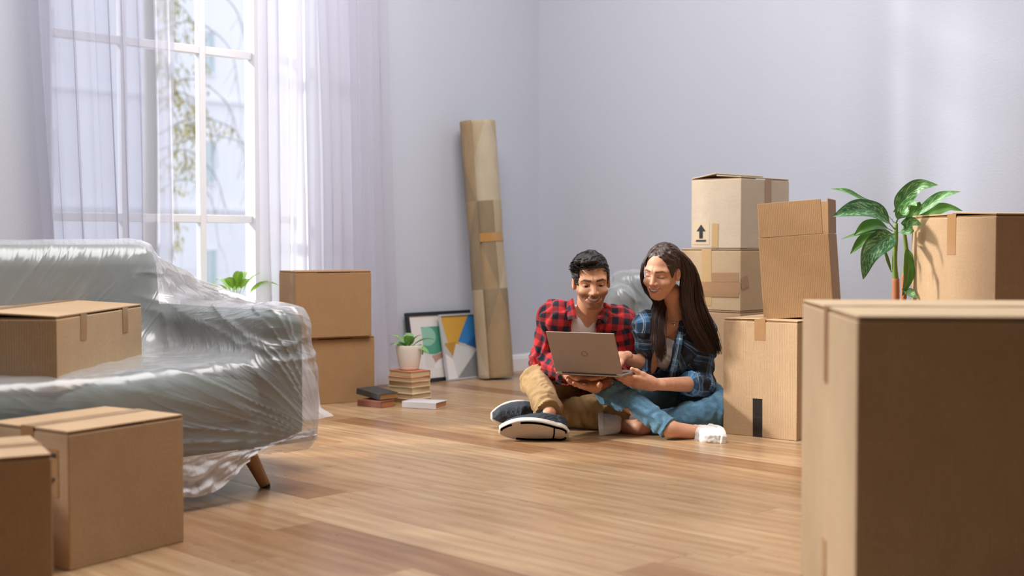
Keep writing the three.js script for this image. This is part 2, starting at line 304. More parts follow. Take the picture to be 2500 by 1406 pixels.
// where a box stands: from the two bottom ends of its front face
function stand(l, r, depth, y = 0) {
  const a = at2(...l), b = at2(...r), e = b.clone().sub(a), w = e.length(), turn = Math.atan2(-e.z, e.x), z = V(Math.sin(turn), 0, Math.cos(turn));
  return { w, turn, pos: a.clone().add(b).multiplyScalar(0.5).addScaledVector(z, -depth / 2).setY(y) };
}
const BT = 0.005;                                                     // thickness of the board
function carton(label, o, group) {
  const { w, h, d, mat = CARD, flaps = 'closed', lift = [0.4, 0.7, 0.2, 0.3], flapLen = null, seamTape = true, tapeDrop = [0.07, 0.07], seamAlong = 'x', tapeMat = TAPE } = o;
  const t = thing('cardboard_box', label, 'box', o.pos, o.turn, group);
  if (o.tilt) t.rotation.z = o.tilt;
  const P = (name, g, m = mat, l) => part(t, name, g, m, l);
  if (flaps === 'open') {
    P('side_panel', box(w, h, BT, 0, h / 2, d / 2 - BT / 2, 0.0015)); P('side_panel', box(w, h, BT, 0, h / 2, -d / 2 + BT / 2, 0.0015));
    P('side_panel', box(BT, h, d - 2 * BT, w / 2 - BT / 2, h / 2, 0, 0.0015)); P('side_panel', box(BT, h, d - 2 * BT, -w / 2 + BT / 2, h / 2, 0, 0.0015));
    P('bottom_panel', box(w - 2 * BT, BT, d - 2 * BT, 0, BT / 2 + 0.001, 0), CARD_INNER);
    const L = flapLen ?? d / 2, flap = (len, wide, x, z, turn, lean) => { const g = P('flap', box(wide, len, BT, 0, len / 2 + 0.002, 0, 0.0015)); g.position.set(x, h, z); g.rotation.order = 'YXZ'; g.rotation.y = turn; g.rotation.x = lean; return g; };
    flap(L, w - 0.028, -0.008, d / 2 - BT / 2, 0, o.lean?.[0] ?? -0.05); flap(L, w - 0.012, 0, -d / 2 + BT / 2, Math.PI, o.lean?.[1] ?? 0.2);
    flap(L, d - 0.016, w / 2 - BT / 2, 0, Math.PI / 2, o.lean?.[2] ?? 0.05); flap(L, d - 0.016, -w / 2 + BT / 2, 0, -Math.PI / 2, o.lean?.[3] ?? 0.9);
    return t;
  }
  P('body', box(w, h - BT * 2, d, 0, (h - BT * 2) / 2, 0, 0.003));
  const top = h - BT * 2, alongX = seamAlong === 'x', span = alongX ? d : w, len = alongX ? w : d;
  const sub = alongX ? [[0, 1], [Math.PI, 1]] : [[Math.PI / 2, 1], [-Math.PI / 2, 1]];
  // the two short under-flaps, then the two long flaps that meet at the seam
  for (const s of [-1, 1]) P('under_flap', alongX ? box(d * 0.42, BT * 0.9, d - 0.006, s * (w / 2 - d * 0.21 - 0.002), top + BT * 0.45, 0, 0.001) : box(w - 0.006, BT * 0.9, w * 0.42, 0, top + BT * 0.45, s * (d / 2 - w * 0.21 - 0.002), 0.001), CARD_INNER);
  [1, -1].forEach((s, k) => {
    const g = P('flap', box(len - 0.002, BT, span / 2 - 0.0015, 0, BT / 2, -span / 4, 0.0018));
    const a = (lift[k] ?? 0) * Math.PI / 180;
    g.rotation.order = 'YXZ';
    if (alongX) { g.rotation.y = s > 0 ? 0 : Math.PI; g.position.set(0, top + BT * 0.95, s * d / 2); } else { g.rotation.y = s * Math.PI / 2; g.position.set(s * w / 2, top + BT * 0.95, 0); }
    g.rotation.x = a;
  });
  if (seamTape) {
    const tw = 0.048, th = 0.0007, y = top + BT * 2 + 0.0008 + (o.tapeRise ?? 0.001), L = len;
    const strip = P('tape', alongX ? box(L + 0.001, th, tw, 0, y, 0) : box(tw, th, L + 0.001, 0, y, 0), tapeMat);
    [1, -1].forEach((s, k) => { const dr = tapeDrop[k]; if (dr) P('tape', alongX ? box(th, dr, tw, s * (w / 2 + 0.0006), y - dr / 2, 0) : box(tw, dr, th, 0, y - dr / 2, s * (d / 2 + 0.0006)), tapeMat); });
  }
  return t;
}
// a strip of tape on the front (+z), left (-x) or right (+x) face; u from the face's left edge, v from its bottom, in metres
function stuck(t, o, face, u, v, w, h, mat, name = 'tape', turn = 0, thick = 0.0008) {
  const k = (o.layers = (o.layers ?? 0) + 1), up = 0.0005 + k * 0.0004;
  const g = part(t, name, box(w, h, thick, 0, 0, 0), mat);
  if (face === 'front') g.position.set(-o.w / 2 + u, v, o.d / 2 + up); else if (face === 'left') { g.position.set(-o.w / 2 - up, v, -o.d / 2 + u); g.rotation.y = -Math.PI / 2; } else { g.position.set(o.w / 2 + up, v, o.d / 2 - u); g.rotation.y = Math.PI / 2; }
  g.rotation.order = 'YXZ'; g.rotation.z = turn; return g;
}
function arrowMark(t, o, face, u, v, s, down = false) {
  const a = new THREE.Shape(); a.moveTo(-0.16, 0.18); a.lineTo(-0.16, 0.72); a.lineTo(-0.42, 0.72); a.lineTo(0, 1.22); a.lineTo(0.42, 0.72); a.lineTo(0.16, 0.72); a.lineTo(0.16, 0.18); a.closePath();
  const b = new THREE.Shape(); b.moveTo(-0.46, -0.06); b.lineTo(0.46, -0.06); b.lineTo(0.46, 0.07); b.lineTo(-0.46, 0.07); b.closePath();
  const g = new THREE.ExtrudeGeometry([a, b], { depth: 0.006, bevelEnabled: false }).translate(0, -0.58, 0).scale(s, s, 0.1);
  if (down) g.rotateZ(Math.PI);
  const m = stuck(t, o, face, u, v, 0.01, 0.01, INK, 'arrow_mark'); m.geometry = g; m.userData.label = 'printed black arrow';
  if (face === 'left') m.position.x -= 0.0008; else if (face === 'front') m.position.z += 0.0008; else m.position.x += 0.0008;
  return m;
}
const LABEL_FILM = phys({ color: '#dcc6a6', roughness: 0.22, clearcoat: 0.4 }), LABEL_BROWN = phys({ color: '#b48d60', roughness: 0.25, clearcoat: 0.4 });

{ // big blurred box close to the camera, right
  const l = [0.6265, 2.30], r = [0.6265 + 0.997 * 0.62, 2.30 - 0.078 * 0.62], h = level(2098, 771, 2.3)[1], s = stand(l, r, 0.66), o = { ...s, h, d: 0.66, mat: CARD_PALE, seamAlong: 'x', lift: [0.2, 0.2], tapeDrop: [0.001, 0.16], tapeMat: TAPE };
  const t = carton('largest cardboard box, close to the camera at the right edge', o); stuck(t, o, 'left', 0.33, 0.08, 0.05, 0.16, TAPE, 'tape', 0.02);
}
{ // box with the leaf shadow and the one it stands on
  const l = [1.523, 4.0], r = [1.523 + 0.962 * 0.42, 4.0 + 0.273 * 0.42], top = level(2430, 520, 4.0)[1], s = stand(l, r, 0.46, 0.45), o = { ...s, h: top - 0.45, d: 0.46, lift: [2.2, 1.0], seamAlong: 'x', tapeDrop: [0.001, 0.135], mat: CARD };
  carton('taped cardboard box standing right beside the tall leafy plant', o);
  const s2 = stand(l, r, 0.46), o2 = { ...s2, h: 0.448, d: 0.46, lift: [0.1, 0.1], mat: CARD };
  o2.pos.add(V(0.012, 0, 0.008)); carton('cardboard box carrying the taped box beside the tall plant, mostly hidden', o2);
}
{ // the three boxes left in front, two on the floor and one on the sofa
  const R = [-0.99, 2.717], w = 0.46, l = [R[0] - 0.875 * w, R[1] - 0.485 * w], h = level(107, 1107, 2.717)[1];
  carton('cropped cardboard box in the lower left corner, nearest the camera', { ...stand(l, R, 0.295), h, d: 0.295, lift: [0.4, 0.3], tapeDrop: [0.03, 0.03], mat: CARD });
  const bl = onPlane(170, 1395), br = onPlane(450, 1322), sB = stand([bl[0], bl[2]], [br[0], br[2]], 0.303), oB = { ...sB, h: level(163, 1053, bl[2])[1], d: 0.303, lift: [0.5, 0.2], tapeDrop: [0.02, 0.05] };
  const tB = carton('cardboard box on the floor in front of the sofa, with an upside-down arrow', oB);
  stuck(tB, oB, 'left', 0.215, oB.h - 0.105, 0.105, 0.115, LABEL_BROWN, 'sticker'); arrowMark(tB, oB, 'left', 0.225, oB.h - 0.105, 0.075, true);
  const y = 0.372, cl = onPlane(140, 958, y), cr = onPlane(347, 897, y), sC = stand([cl[0], cl[2]], [cr[0], cr[2]], 0.46, y), oC = { ...sC, h: 0.207, d: 0.46, lift: [3.2, 1.6], tapeDrop: [0.001, 0.001], seamAlong: 'x', seamTape: true, tapeRise: 0.012 };
  const tC = carton('wide cardboard box with loose lid lying on the wrapped sofa', oC);
  stuck(tC, oC, 'front', 0.19, 0.165, 0.046, 0.075, TAPE, 'tape', -0.04); stuck(tC, oC, 'front', 0.53, 0.165, 0.046, 0.08, TAPE, 'tape', 0.03);
}
{ // two boxes by the right curtain
  const e = [0.88, 0.475], r1 = [-0.673, 6.2], r2 = [-0.684, 6.17], f = (r, w) => [r[0] - e[0] * w, r[1] - e[1] * w];
  carton('lower of two plain cardboard boxes stacked by the right curtain', { ...stand(f(r1, 0.40), r1, 0.26), h: 0.32, d: 0.26, lift: [0.1, 0.1], mat: CARD_DEEP, seamTape: false }, undefined);
  carton('upper of two plain cardboard boxes stacked by the right curtain', { ...stand(f(r2, 0.383), r2, 0.25, 0.322), h: 0.318, d: 0.25, lift: [0.5, 0.3], mat: CARD_DEEP, seamTape: false });
}
{ // boxes behind and beside the woman
  const dl = onPlane(1765, 1058), dr = onPlane(1945, 1077), sD = stand([dl[0], dl[2]], [dr[0], dr[2]], 0.4), oD = { ...sD, h: 0.471, d: 0.4, lift: [0.6, 1.4], seamAlong: 'z', tapeDrop: [0.085, 0.001], mat: CARD };
  const tD = carton('upright cardboard box with a black tape strip, right beside the woman', oD);
  stuck(tD, oD, 'front', 0.155, 0.078, 0.041, 0.152, TAPE_BLACK, 'black_tape', 0.012);
  const e = [0.93, -0.37], l = [1.012, 5.10], w = 0.276;
  carton('open cardboard box with raised flaps, tilted on the box with black tape', { ...stand(l, [l[0] + e[0] * w, l[1] + e[1] * w], 0.24, 0.478), h: 0.325, d: 0.24, flaps: 'open', flapLen: 0.137, tilt: 0.072, mat: CARD_DEEP, lean: [-0.02, 0.12, 0.05, -0.02] });
  const X = -0.833, Z = 2.066, turn = -Math.PI / 2;                    // these face the window side: front = -x
  const g = (name, w, h, d, y, o = {}) => { const q = { w, h, d, turn, pos: V(X + d / 2, y, Z - w / 2), ...o }; return [carton(name, q), q]; };
  g('cardboard box on the floor behind the woman, lowest of its stack', 0.36, 0.463, 0.42, 0, { lift: [0.1, 0.1], seamTape: false });
  const [t2, o2] = g('patched cardboard box with crossed tape, middle of the stack behind the woman', 0.338, 0.283, 0.40, 0.465, { lift: [0.1, 0.1], seamTape: false, mat: CARD_PALE });
  stuck(t2, o2, 'front', 0.15, 0.15, 0.055, 0.26, TAPE_CLEAR, 'tape', 0.01); stuck(t2, o2, 'front', 0.2, 0.105, 0.27, 0.05, TAPE, 'tape', 0.01);
  stuck(t2, o2, 'front', 0.255, 0.152, 0.15, 0.042, TAPE, 'tape', 0.02); stuck(t2, o2, 'front', 0.17, 0.072, 0.32, 0.022, CARD_DEEP, 'torn_strip', 0.012); stuck(t2, o2, 'right', 0.03, 0.13, 0.06, 0.05, TAPE, 'tape', 0.3);
  const [t1, o1] = g('topmost cardboard box of the stack, with an upward arrow sticker', 0.278, 0.326, 0.392, 0.75, { lift: [4.5, 8.5], seamTape: false, mat: CARD_LIGHT, seamAlong: 'z' });
  stuck(t1, o1, 'front', 0.058, 0.07, 0.092, 0.105, LABEL_FILM, 'sticker'); arrowMark(t1, o1, 'front', 0.058, 0.07, 0.062);
  stuck(t1, o1, 'front', 0.137, 0.058, 0.036, 0.112, TAPE_CLEAR, 'tape', -0.02); stuck(t1, o1, 'right', 0.215, 0.22, 0.05, 0.2, TAPE, 'tape');
}

// ------------------------------------------------------------------ implicit surfaces, meshed by surface nets
const len3 = Math.hypot;
const smin = (a, b, k) => { const h = Math.max(k - Math.abs(a - b), 0) / k; return Math.min(a, b) - h * h * k * 0.25; };
const smax = (a, b, k) => -smin(-a, -b, k);
const sdRound = (x, y, z, c, h, r) => { const qx = Math.abs(x - c[0]) - h[0] + r, qy = Math.abs(y - c[1]) - h[1] + r, qz = Math.abs(z - c[2]) - h[2] + r; return len3(Math.max(qx, 0), Math.max(qy, 0), Math.max(qz, 0)) + Math.min(Math.max(qx, qy, qz), 0) - r; };
// tapered capsule a -> b with radii ra, rb; [distance, share along the bone]
const sdBone = (x, y, z, a, b, ra, rb) => {
  const bx = b[0] - a[0], by = b[1] - a[1], bz = b[2] - a[2], px = x - a[0], py = y - a[1], pz = z - a[2];
  const t = clamp((px * bx + py * by + pz * bz) / (bx * bx + by * by + bz * bz + 1e-12));
  return len3(px - bx * t, py - by * t, pz - bz * t) - (ra + (rb - ra) * t);
};
const sdEll = (x, y, z, c, r) => { const a = (x - c[0]) / r[0], b = (y - c[1]) / r[1], d = (z - c[2]) / r[2], k0 = len3(a, b, d), k1 = len3(a / r[0], b / r[1], d / r[2]); return k1 < 1e-9 ? -Math.min(...r) : k0 * (k0 - 1) / k1; };
function surface(f, lo, hi, cell, { keep, bend = 2.2 } = {}) {
  const N = [0, 1, 2].map((k) => Math.ceil((hi[k] - lo[k]) / cell) + 1), [nx, ny, nz] = N, val = new Float32Array(nx * ny * nz).fill(9), B = 6;
  const reach = B * cell * 0.87 * bend;
  for (let k = 0; k < nz; k += B) for (let j = 0; j < ny; j += B) for (let i = 0; i < nx; i += B) {
    const c = f(lo[0] + (i + B / 2) * cell, lo[1] + (j + B / 2) * cell, lo[2] + (k + B / 2) * cell);
    const far = Math.abs(c) > reach;
    for (let c2 = k; c2 < Math.min(k + B, nz); c2++) for (let b2 = j; b2 < Math.min(j + B, ny); b2++) for (let a2 = i; a2 < Math.min(i + B, nx); a2++) val[(c2 * ny + b2) * nx + a2] = far ? c : f(lo[0] + a2 * cell, lo[1] + b2 * cell, lo[2] + c2 * cell);
  }
  const id = new Int32Array(nx * ny * nz).fill(-1), pos = [], idx = [], E = [[0, 1], [0, 2], [0, 4], [1, 3], [1, 5], [2, 3], [2, 6], [3, 7], [4, 5], [4, 6], [5, 7], [6, 7]];
  const off = [0, 1, nx, nx + 1, nx * ny, nx * ny + 1, nx * ny + nx, nx * ny + nx + 1];
  for (let k = 0; k < nz - 1; k++) for (let j = 0; j < ny - 1; j++) for (let i = 0; i < nx - 1; i++) {
    const o = (k * ny + j) * nx + i; let mask = 0;
    for (let c = 0; c < 8; c++) if (val[o + off[c]] < 0) mask |= 1 << c;
    if (mask === 0 || mask === 255) continue;
    let sx = 0, sy = 0, sz = 0, n = 0;
    for (const [a, b] of E) {
      if (((mask >> a) & 1) === ((mask >> b) & 1)) continue;
      const va = val[o + off[a]], vb = val[o + off[b]], t = va / (va - vb);
      sx += lerp(a & 1, b & 1, t); sy += lerp((a >> 1) & 1, (b >> 1) & 1, t); sz += lerp((a >> 2) & 1, (b >> 2) & 1, t); n++;
    }
    id[o] = pos.length / 3; pos.push(lo[0] + (i + sx / n) * cell, lo[1] + (j + sy / n) * cell, lo[2] + (k + sz / n) * cell);
  }
  const quad = (a, b, c, d, flip) => { if (a < 0 || b < 0 || c < 0 || d < 0) return; flip ? idx.push(a, c, b, b, c, d) : idx.push(a, b, c, b, d, c); };
  for (let k = 1; k < nz - 1; k++) for (let j = 1; j < ny - 1; j++) for (let i = 1; i < nx - 1; i++) {
    const o = (k * ny + j) * nx + i, s = val[o] < 0;
    if (s !== val[o + 1] < 0) quad(id[o - nx - nx * ny], id[o - nx * ny], id[o - nx], id[o], !s);
    if (s !== val[o + nx] < 0) quad(id[o - 1 - nx * ny], id[o - nx * ny], id[o - 1], id[o], s);
    if (s !== val[o + nx * ny] < 0) quad(id[o - 1 - nx], id[o - nx], id[o - 1], id[o], !s);
  }
  // settle the vertices on the surface and take normals from the field
  const e = cell * 0.35, nor = new Float32Array(pos.length);
  for (let i = 0; i < pos.length; i += 3) {
    let [x, y, z] = [pos[i], pos[i + 1], pos[i + 2]], gx, gy, gz;
    for (let s = 0; s < 2; s++) {
      const d = f(x, y, z); gx = f(x + e, y, z) - f(x - e, y, z); gy = f(x, y + e, z) - f(x, y - e, z); gz = f(x, y, z + e) - f(x, y, z - e);
      const g = len3(gx, gy, gz) || 1, move = clamp(d / Math.max(g / (2 * e), 0.4), -cell * 0.7, cell * 0.7);
      if (s === 0) { x -= gx / g * move; y -= gy / g * move; z -= gz / g * move; } else { nor[i] = gx / g; nor[i + 1] = gy / g; nor[i + 2] = gz / g; }
    }
    pos[i] = x; pos[i + 1] = y; pos[i + 2] = z;
  }
  let index = idx;
  if (keep) { index = []; for (let i = 0; i < idx.length; i += 3) { const c = [0, 1, 2].map((q) => (pos[idx[i] * 3 + q] + pos[idx[i + 1] * 3 + q] + pos[idx[i + 2] * 3 + q]) / 3), nn = [0, 1, 2].map((q) => nor[idx[i] * 3 + q]); if (keep(...c, ...nn)) index.push(idx[i], idx[i + 1], idx[i + 2]); } }
  const g = new THREE.BufferGeometry();
  g.setAttribute('position', new THREE.Float32BufferAttribute(pos, 3)); g.setAttribute('normal', new THREE.BufferAttribute(nor, 3)); g.setIndex(index); return g;
}
// uv per triangle from a chart: chart(x, y, z) of the triangle's middle gives a function of a point
function chartUV(g, chart) {
  const q = g.toNonIndexed(), p = q.attributes.position, uv = new Float32Array(p.count * 2);
  for (let i = 0; i < p.count; i += 3) {
    const P = [0, 1, 2].map((k) => [p.getX(i + k), p.getY(i + k), p.getZ(i + k)]), m = [0, 1, 2].map((c) => (P[0][c] + P[1][c] + P[2][c]) / 3), f = chart(...m);
    P.forEach((c, k) => { const [u, v] = f(...c); uv[(i + k) * 2] = u; uv[(i + k) * 2 + 1] = v; });
  }
  q.setAttribute('uv', new THREE.BufferAttribute(uv, 2)); return q;
}
function paint(g, f) {
  const p = g.attributes.position, n = g.attributes.normal, c = new Float32Array(p.count * 3);
  for (let i = 0; i < p.count; i++) { const k = f(p.getX(i), p.getY(i), p.getZ(i), n.getX(i), n.getY(i), n.getZ(i)); c[i * 3] = k[0]; c[i * 3 + 1] = k[1]; c[i * 3 + 2] = k[2]; }
  g.setAttribute('color', new THREE.BufferAttribute(c, 3)); return g;
}
const lin = (hex) => { const c = new THREE.Color(hex); return [c.r, c.g, c.b]; };

// ------------------------------------------------------------------ sofa and its plastic sheet
const fabricBump = texture(256, 256, [0.06, 0.06], (x, y) => 0.5 + 0.25 * Math.sin(x / 0.06 * 6.283 * 26) * Math.sin(y / 0.06 * 6.283 * 26) + 0.3 * tileNoise(x, y, 0.06, 0.06, 200, 200, 41), false);
const SOFA_CLOTH = std({ color: '#586964', roughness: 0.95, bumpMap: fabricBump, bumpScale: 0.0008 });
const OAK = std({ color: '#ffd9b4', map: woodTex, roughness: 0.4 });
const filmBump = texture(1024, 1024, [1.0, 1.0], (x, y) => {      // long sharp folds along v, of several widths, with shallow dimples between
  const ln = (fx, fy, k, sharp) => Math.pow(Math.max(0, 1 - Math.abs(tileNoise(x + 0.02 * tileNoise(x, y, 1, 1, 3, 3, k + 9), y, 1, 1, fx, fy, k)) * sharp), 1.6);
  return 0.25 + 0.34 * ln(9, 1.6, 51, 3.2) + 0.26 * ln(20, 3.2, 52, 3) + 0.14 * ln(44, 7, 57, 2.4) + 0.10 * tileNoise(x, y, 1, 1, 12, 12, 58);
}, false);
const FILM = phys({ color: '#f4f4f6', transmission: 0.76, thickness: 0, roughness: 0.24, ior: 1.55, side: THREE.DoubleSide, bumpMap: filmBump, bumpScale: 0.0042 });
const SOFA = { x0: -5.35, x1: -3.25, z0: 1.24, z1: 2.12 };
{
  const s = thing('sofa', 'grey upholstered sofa wrapped in clear plastic, behind the boxes at left', 'sofa', V(0, 0, 0));
  const cx = (SOFA.x0 + SOFA.x1) / 2, hw = (SOFA.x1 - SOFA.x0) / 2, cz = (SOFA.z0 + SOFA.z1) / 2, hd = (SOFA.z1 - SOFA.z0) / 2;
  const soft = (c, h, r, lo, hi, crown = 0) => metreUV(surface((x, y, z) => sdRound(x, y - crown * Math.cos((x - c[0]) / h[0] * 1.4) * Math.cos((z - c[2]) / h[2] * 1.3), z, c, h, r) * 0.9, [c[0] - h[0] - 0.05, c[1] - h[1] - 0.05, c[2] - h[2] - 0.05], [c[0] + h[0] + 0.05, c[1] + h[1] + 0.06, c[2] + h[2] + 0.05], 0.02));
  part(s, 'seat_base', soft([cx, 0.185, cz], [hw - 0.03, 0.045, hd - 0.035], 0.03), SOFA_CLOTH);
  part(s, 'seat_cushion', soft([cx - 0.02, 0.292, cz + 0.12], [hw - 0.15, 0.062, hd - 0.115], 0.055, 0, 0, 0.014), SOFA_CLOTH);
  part(s, 'backrest', metreUV(surface((x, y, z) => sdRound(x, y, z + (y - 0.3) * 0.14, [cx - 0.07, 0.47, SOFA.z0 + 0.19], [hw - 0.075, 0.3, 0.1], 0.07) * 0.95, [SOFA.x0 - 0.05, 0.1, 1.1], [SOFA.x1 + 0.05, 0.85, 1.7], 0.02)), SOFA_CLOTH);
  for (const k of [-1, 1]) part(s, 'armrest', soft([cx + k * (hw - 0.075), 0.35, cz + 0.01], [0.075, 0.21, hd - 0.02], 0.055), SOFA_CLOTH);
  for (const [x, z, dx, dz] of [[SOFA.x1 - 0.13, SOFA.z1 - 0.14, 0.03, 0.03], [SOFA.x0 + 0.13, SOFA.z1 - 0.14, -0.03, 0.03], [SOFA.x1 - 0.13, SOFA.z0 + 0.12, 0.03, -0.03], [SOFA.x0 + 0.13, SOFA.z0 + 0.12, -0.03, -0.03]]) {
    const l = part(s, 'leg', taperTube([[x - dx, 0.17, z - dz, 0.026], [x, 0.09, z, 0.023], [x + dx, 0.006, z + dz, 0.017]], 16, 6), OAK);
    part(l, 'foot_pad', new THREE.CylinderGeometry(0.0155, 0.0155, 0.01, 16).translate(x + dx, 0.005, z + dz), std({ color: '#2b2420', roughness: 0.6 }));
  }
}
const FILM_HAZE = phys({ color: '#f6f4f6', transmission: 0.5, thickness: 0, roughness: 0.88, ior: 1.45, side: THREE.DoubleSide, bumpMap: filmBump, bumpScale: 0.006 });
const ridge = (n, sharp) => { const r = Math.max(0, 1 - Math.abs(n) * sharp); return r * Math.sqrt(r); };
// a hanging piece of the sheet: at(u, v) gives a point, nu x nv cells
function drape(at, nu, nv, su, sv) {
  const pos = [], uv = [], idx = [];
  for (let j = 0; j <= nv; j++) for (let i = 0; i <= nu; i++) { const p = at(i / nu, j / nv); pos.push(...p); uv.push(i / nu * su, j / nv * sv); }
  for (let j = 0; j < nv; j++) for (let i = 0; i < nu; i++) { const a = j * (nu + 1) + i, b = a + nu + 1; idx.push(a, b, a + 1, a + 1, b, b + 1); }
  const g = new THREE.BufferGeometry(); g.setAttribute('position', new THREE.Float32BufferAttribute(pos, 3)); g.setAttribute('uv', new THREE.Float32BufferAttribute(uv, 2)); g.setIndex(idx); g.computeVertexNormals(); return g;
}
{ // the sheet: a skin drawn tight over seat, back and arms, tented from the corner of the back to the arm and hanging below the seat
  const X1 = SOFA.x1, Z1 = SOFA.z1;
  const crease = (x, y, z) => {                                        // folds: fans from the corners, long diagonals on the back
    const c1 = Math.atan2(y - 0.15, x - (X1 + 0.03)), r1 = len3(y - 0.15, x - X1);
    const fan = ridge(n2(c1 * 5 + 3, r1 * 0.6), 2.2) * smooth(0.06, 0.25, r1) * smooth(1.2, 0.4, r1) * smooth(1.95, 2.05, z);
    const diag = ridge(n3((x * 0.8 - y * 0.6) * 6, (x * 0.6 + y * 0.8) * 1.0, 3), 2.4) * smooth(1.72, 1.55, z) * smooth(0.77, 0.70, y);
    const seat = ridge(n3(x * 1.2 + z, 2, (z - x * 0.2) * 6 + 4), 2.4) * smooth(1.5, 1.65, z) * smooth(0.33, 0.37, y);
    const arm = ridge(n3(x * 2 + 9, y * 8 + z * 2.6, z * 1.2), 2.2) * smooth(-3.55, -3.38, x) * smooth(0.36, 0.42, y);
    return 0.004 * fan + 0.0035 * diag + 0.0035 * seat + 0.008 * arm + 0.0025 * n3(x * 4, y * 4, z * 4);
  };
  const cx = (SOFA.x0 + X1) / 2, hw = (X1 - SOFA.x0) / 2;
  const body = (x, y, z) => {
    let d = sdRound(x, y, z, [cx, 0.265, 1.68], [hw + 0.004, 0.14, 0.45], 0.05);
    d = smin(d, sdRound(x, y, z + (y - 0.3) * 0.14, [cx - 0.07, 0.46, 1.43], [hw - 0.07, 0.318, 0.108], 0.08), 0.14);
    return smin(d, sdRound(x, y, z, [X1 - 0.075, 0.36, 1.69], [0.083, 0.21, 0.44], 0.065), 0.10);
  };
  const f = (x, y, z) => (body(x, y, z) - 0.010 - crease(x, y, z)) * 0.8;
  const g = surface(f, [-5.5, 0.1, 1.0], [-3.1, 0.9, 2.3], 0.009, { bend: 1.6, keep: (x, y, z, nx, ny, nz) => !(z < 1.25 && nz < -0.5 && y < 0.6) && !(ny < -0.75 && y < 0.2) });
  const t = thing('plastic_sheet', 'clear crinkled plastic dust sheet draped over the grey sofa', 'dust sheet');
  part(t, 'sheet', chartUV(g, (x, y, z) => z > 2.07 && y < 0.38 ? (a, b, c) => { const q = Math.atan2(b - 0.12, X1 + 0.06 - a), r = len3(b - 0.12, X1 + 0.06 - a); return [q * 0.55, r]; } : y > 0.44 && z < 1.6 && x < -3.42 ? (a, b, c) => [a * 0.8 - b * 0.6, a * 0.6 + b * 0.8] : x > -3.42 ? (a, b, c) => [b * 0.95 - c * 0.25 + a * 0.3, c * 0.95 + b * 0.25] : (a, b, c) => [c * 0.96 + a * 0.25 + b, a * 0.96 - c * 0.25]), FILM);
  const wave = (a, b, s) => n2(a * 4 + s, b * 3) * 0.02 + n2(a * 11 + s, b * 5) * 0.008;
  part(t, 'tented_fold', drape((u, v) => {
    const z = lerp(1.30, 2.09, u), top = 0.575 + 0.215 * Math.pow(1 - u, 1.7), y = lerp(0.55 + 0.01 * Math.sin(u * 9), top, v);
    return [lerp(-3.30, -3.40, v * (1 - u)) + wave(u, v, 3) * (0.4 + v * 0.6), y, z];
  }, 70, 30, 0.9, 0.3), FILM_HAZE);
  part(t, 'hanging_tail', drape((u, v) => {
    const y = lerp(0.57, 0.185 - 0.03 * Math.sin(u * 5), v), z = lerp(1.95, 1.3, u) - 0.04 * v * (1 - u);
    return [X1 - 0.03 + 0.235 * Math.pow(v, 0.55) + wave(u * 1.5, v, 7) * v + 0.03 * smooth(0.9, 1, v), y, z];
  }, 60, 44, 0.8, 0.5), FILM_HAZE);
  const hem = (x) => lerp(lerp(0.006, 0.04, smooth(-4.1, -3.62, x)), 0.19, Math.pow(smooth(-3.68, -3.30, x), 0.8)) + 0.008 * Math.sin(x * 23);
  part(t, 'hanging_skirt', drape((u, v) => {
    const x = lerp(-5.3, X1 + 0.0, u), y = lerp(0.155, hem(x), v);
    return [x, y, Z1 + 0.028 + wave(u * 6, v, 11) * (0.2 + v * 0.8) + 0.04 * v * v * (1 - u)];
  }, 150, 24, 2.1, 0.25), FILM_HAZE);
}
{ // wrapped armchair behind the couple
  const p = at2(0.74, 6.45), t = thing('armchair', 'low grey armchair wrapped in plastic behind the couple', 'armchair', p, -Math.PI / 4);
  const s = (x, y, z) => { let d = sdRound(x, y, z, [0, 0.26, 0], [0.26, 0.12, 0.25], 0.08); d = smin(d, sdRound(x, y, z, [0.02, 0.38, -0.17], [0.25, 0.24, 0.08], 0.07), 0.05); d = smin(d, sdRound(x, y, z, [-0.2, 0.35, 0.02], [0.065, 0.2, 0.23], 0.06), 0.05); return smin(d, sdRound(x, y, z, [0.2, 0.35, 0.02], [0.065, 0.2, 0.23], 0.06), 0.05); };
  part(t, 'upholstery', metreUV(surface(s, [-0.35, 0.08, -0.35], [0.35, 0.72, 0.35], 0.016)), SOFA_CLOTH);
  for (const [x, z] of [[-0.19, 0.18], [0.19, 0.18], [-0.19, -0.18], [0.19, -0.18]]) part(t, 'leg', taperTube([[x, 0.16, z, 0.024], [x, 0.08, z, 0.02], [x, 0.001, z, 0.015]], 12, 4), OAK);
  const w = thing('plastic_sheet', 'shiny crumpled plastic wrapped round the low armchair behind the couple', 'dust sheet', p, -Math.PI / 4);
  part(w, 'sheet', metreUV(surface((x, y, z) => (s(x, y, z) - 0.012 - 0.008 * ridge(n3(x * 7 + y * 5, y * 3, z * 5), 2.5)) * 0.75, [-0.4, 0.12, -0.4], [0.4, 0.78, 0.4], 0.011, { keep: (x, y, z, nx, ny) => ny > -0.5 })), FILM);
}

// ------------------------------------------------------------------ people
const DP = 5.2;
const rigAt = (px) => { const lat0 = (px - 1250) / FOCAL * DP; return { lat0, pos: at2(lat0, DP), J: (x, y, z) => { const L = level(x, y, DP - z); return [L[0] - lat0, L[1], z]; } }; };
const boneField = (bones, k) => (x, y, z) => { let d = 9; for (const b of bones) d = smin(d, sdBone(x, y, z, b[0], b[1], b[2], b[3]), b[4] ?? k); return d; };
const boundsOf = (bones, pad) => { const lo = [9, 9, 9], hi = [-9, -9, -9]; for (const b of bones) for (const [p, r] of [[b[0], b[2]], [b[1], b[3]]]) for (let c = 0; c < 3; c++) { lo[c] = Math.min(lo[c], p[c] - r - pad); hi[c] = Math.max(hi[c], p[c] + r + pad); } return [lo, hi]; };
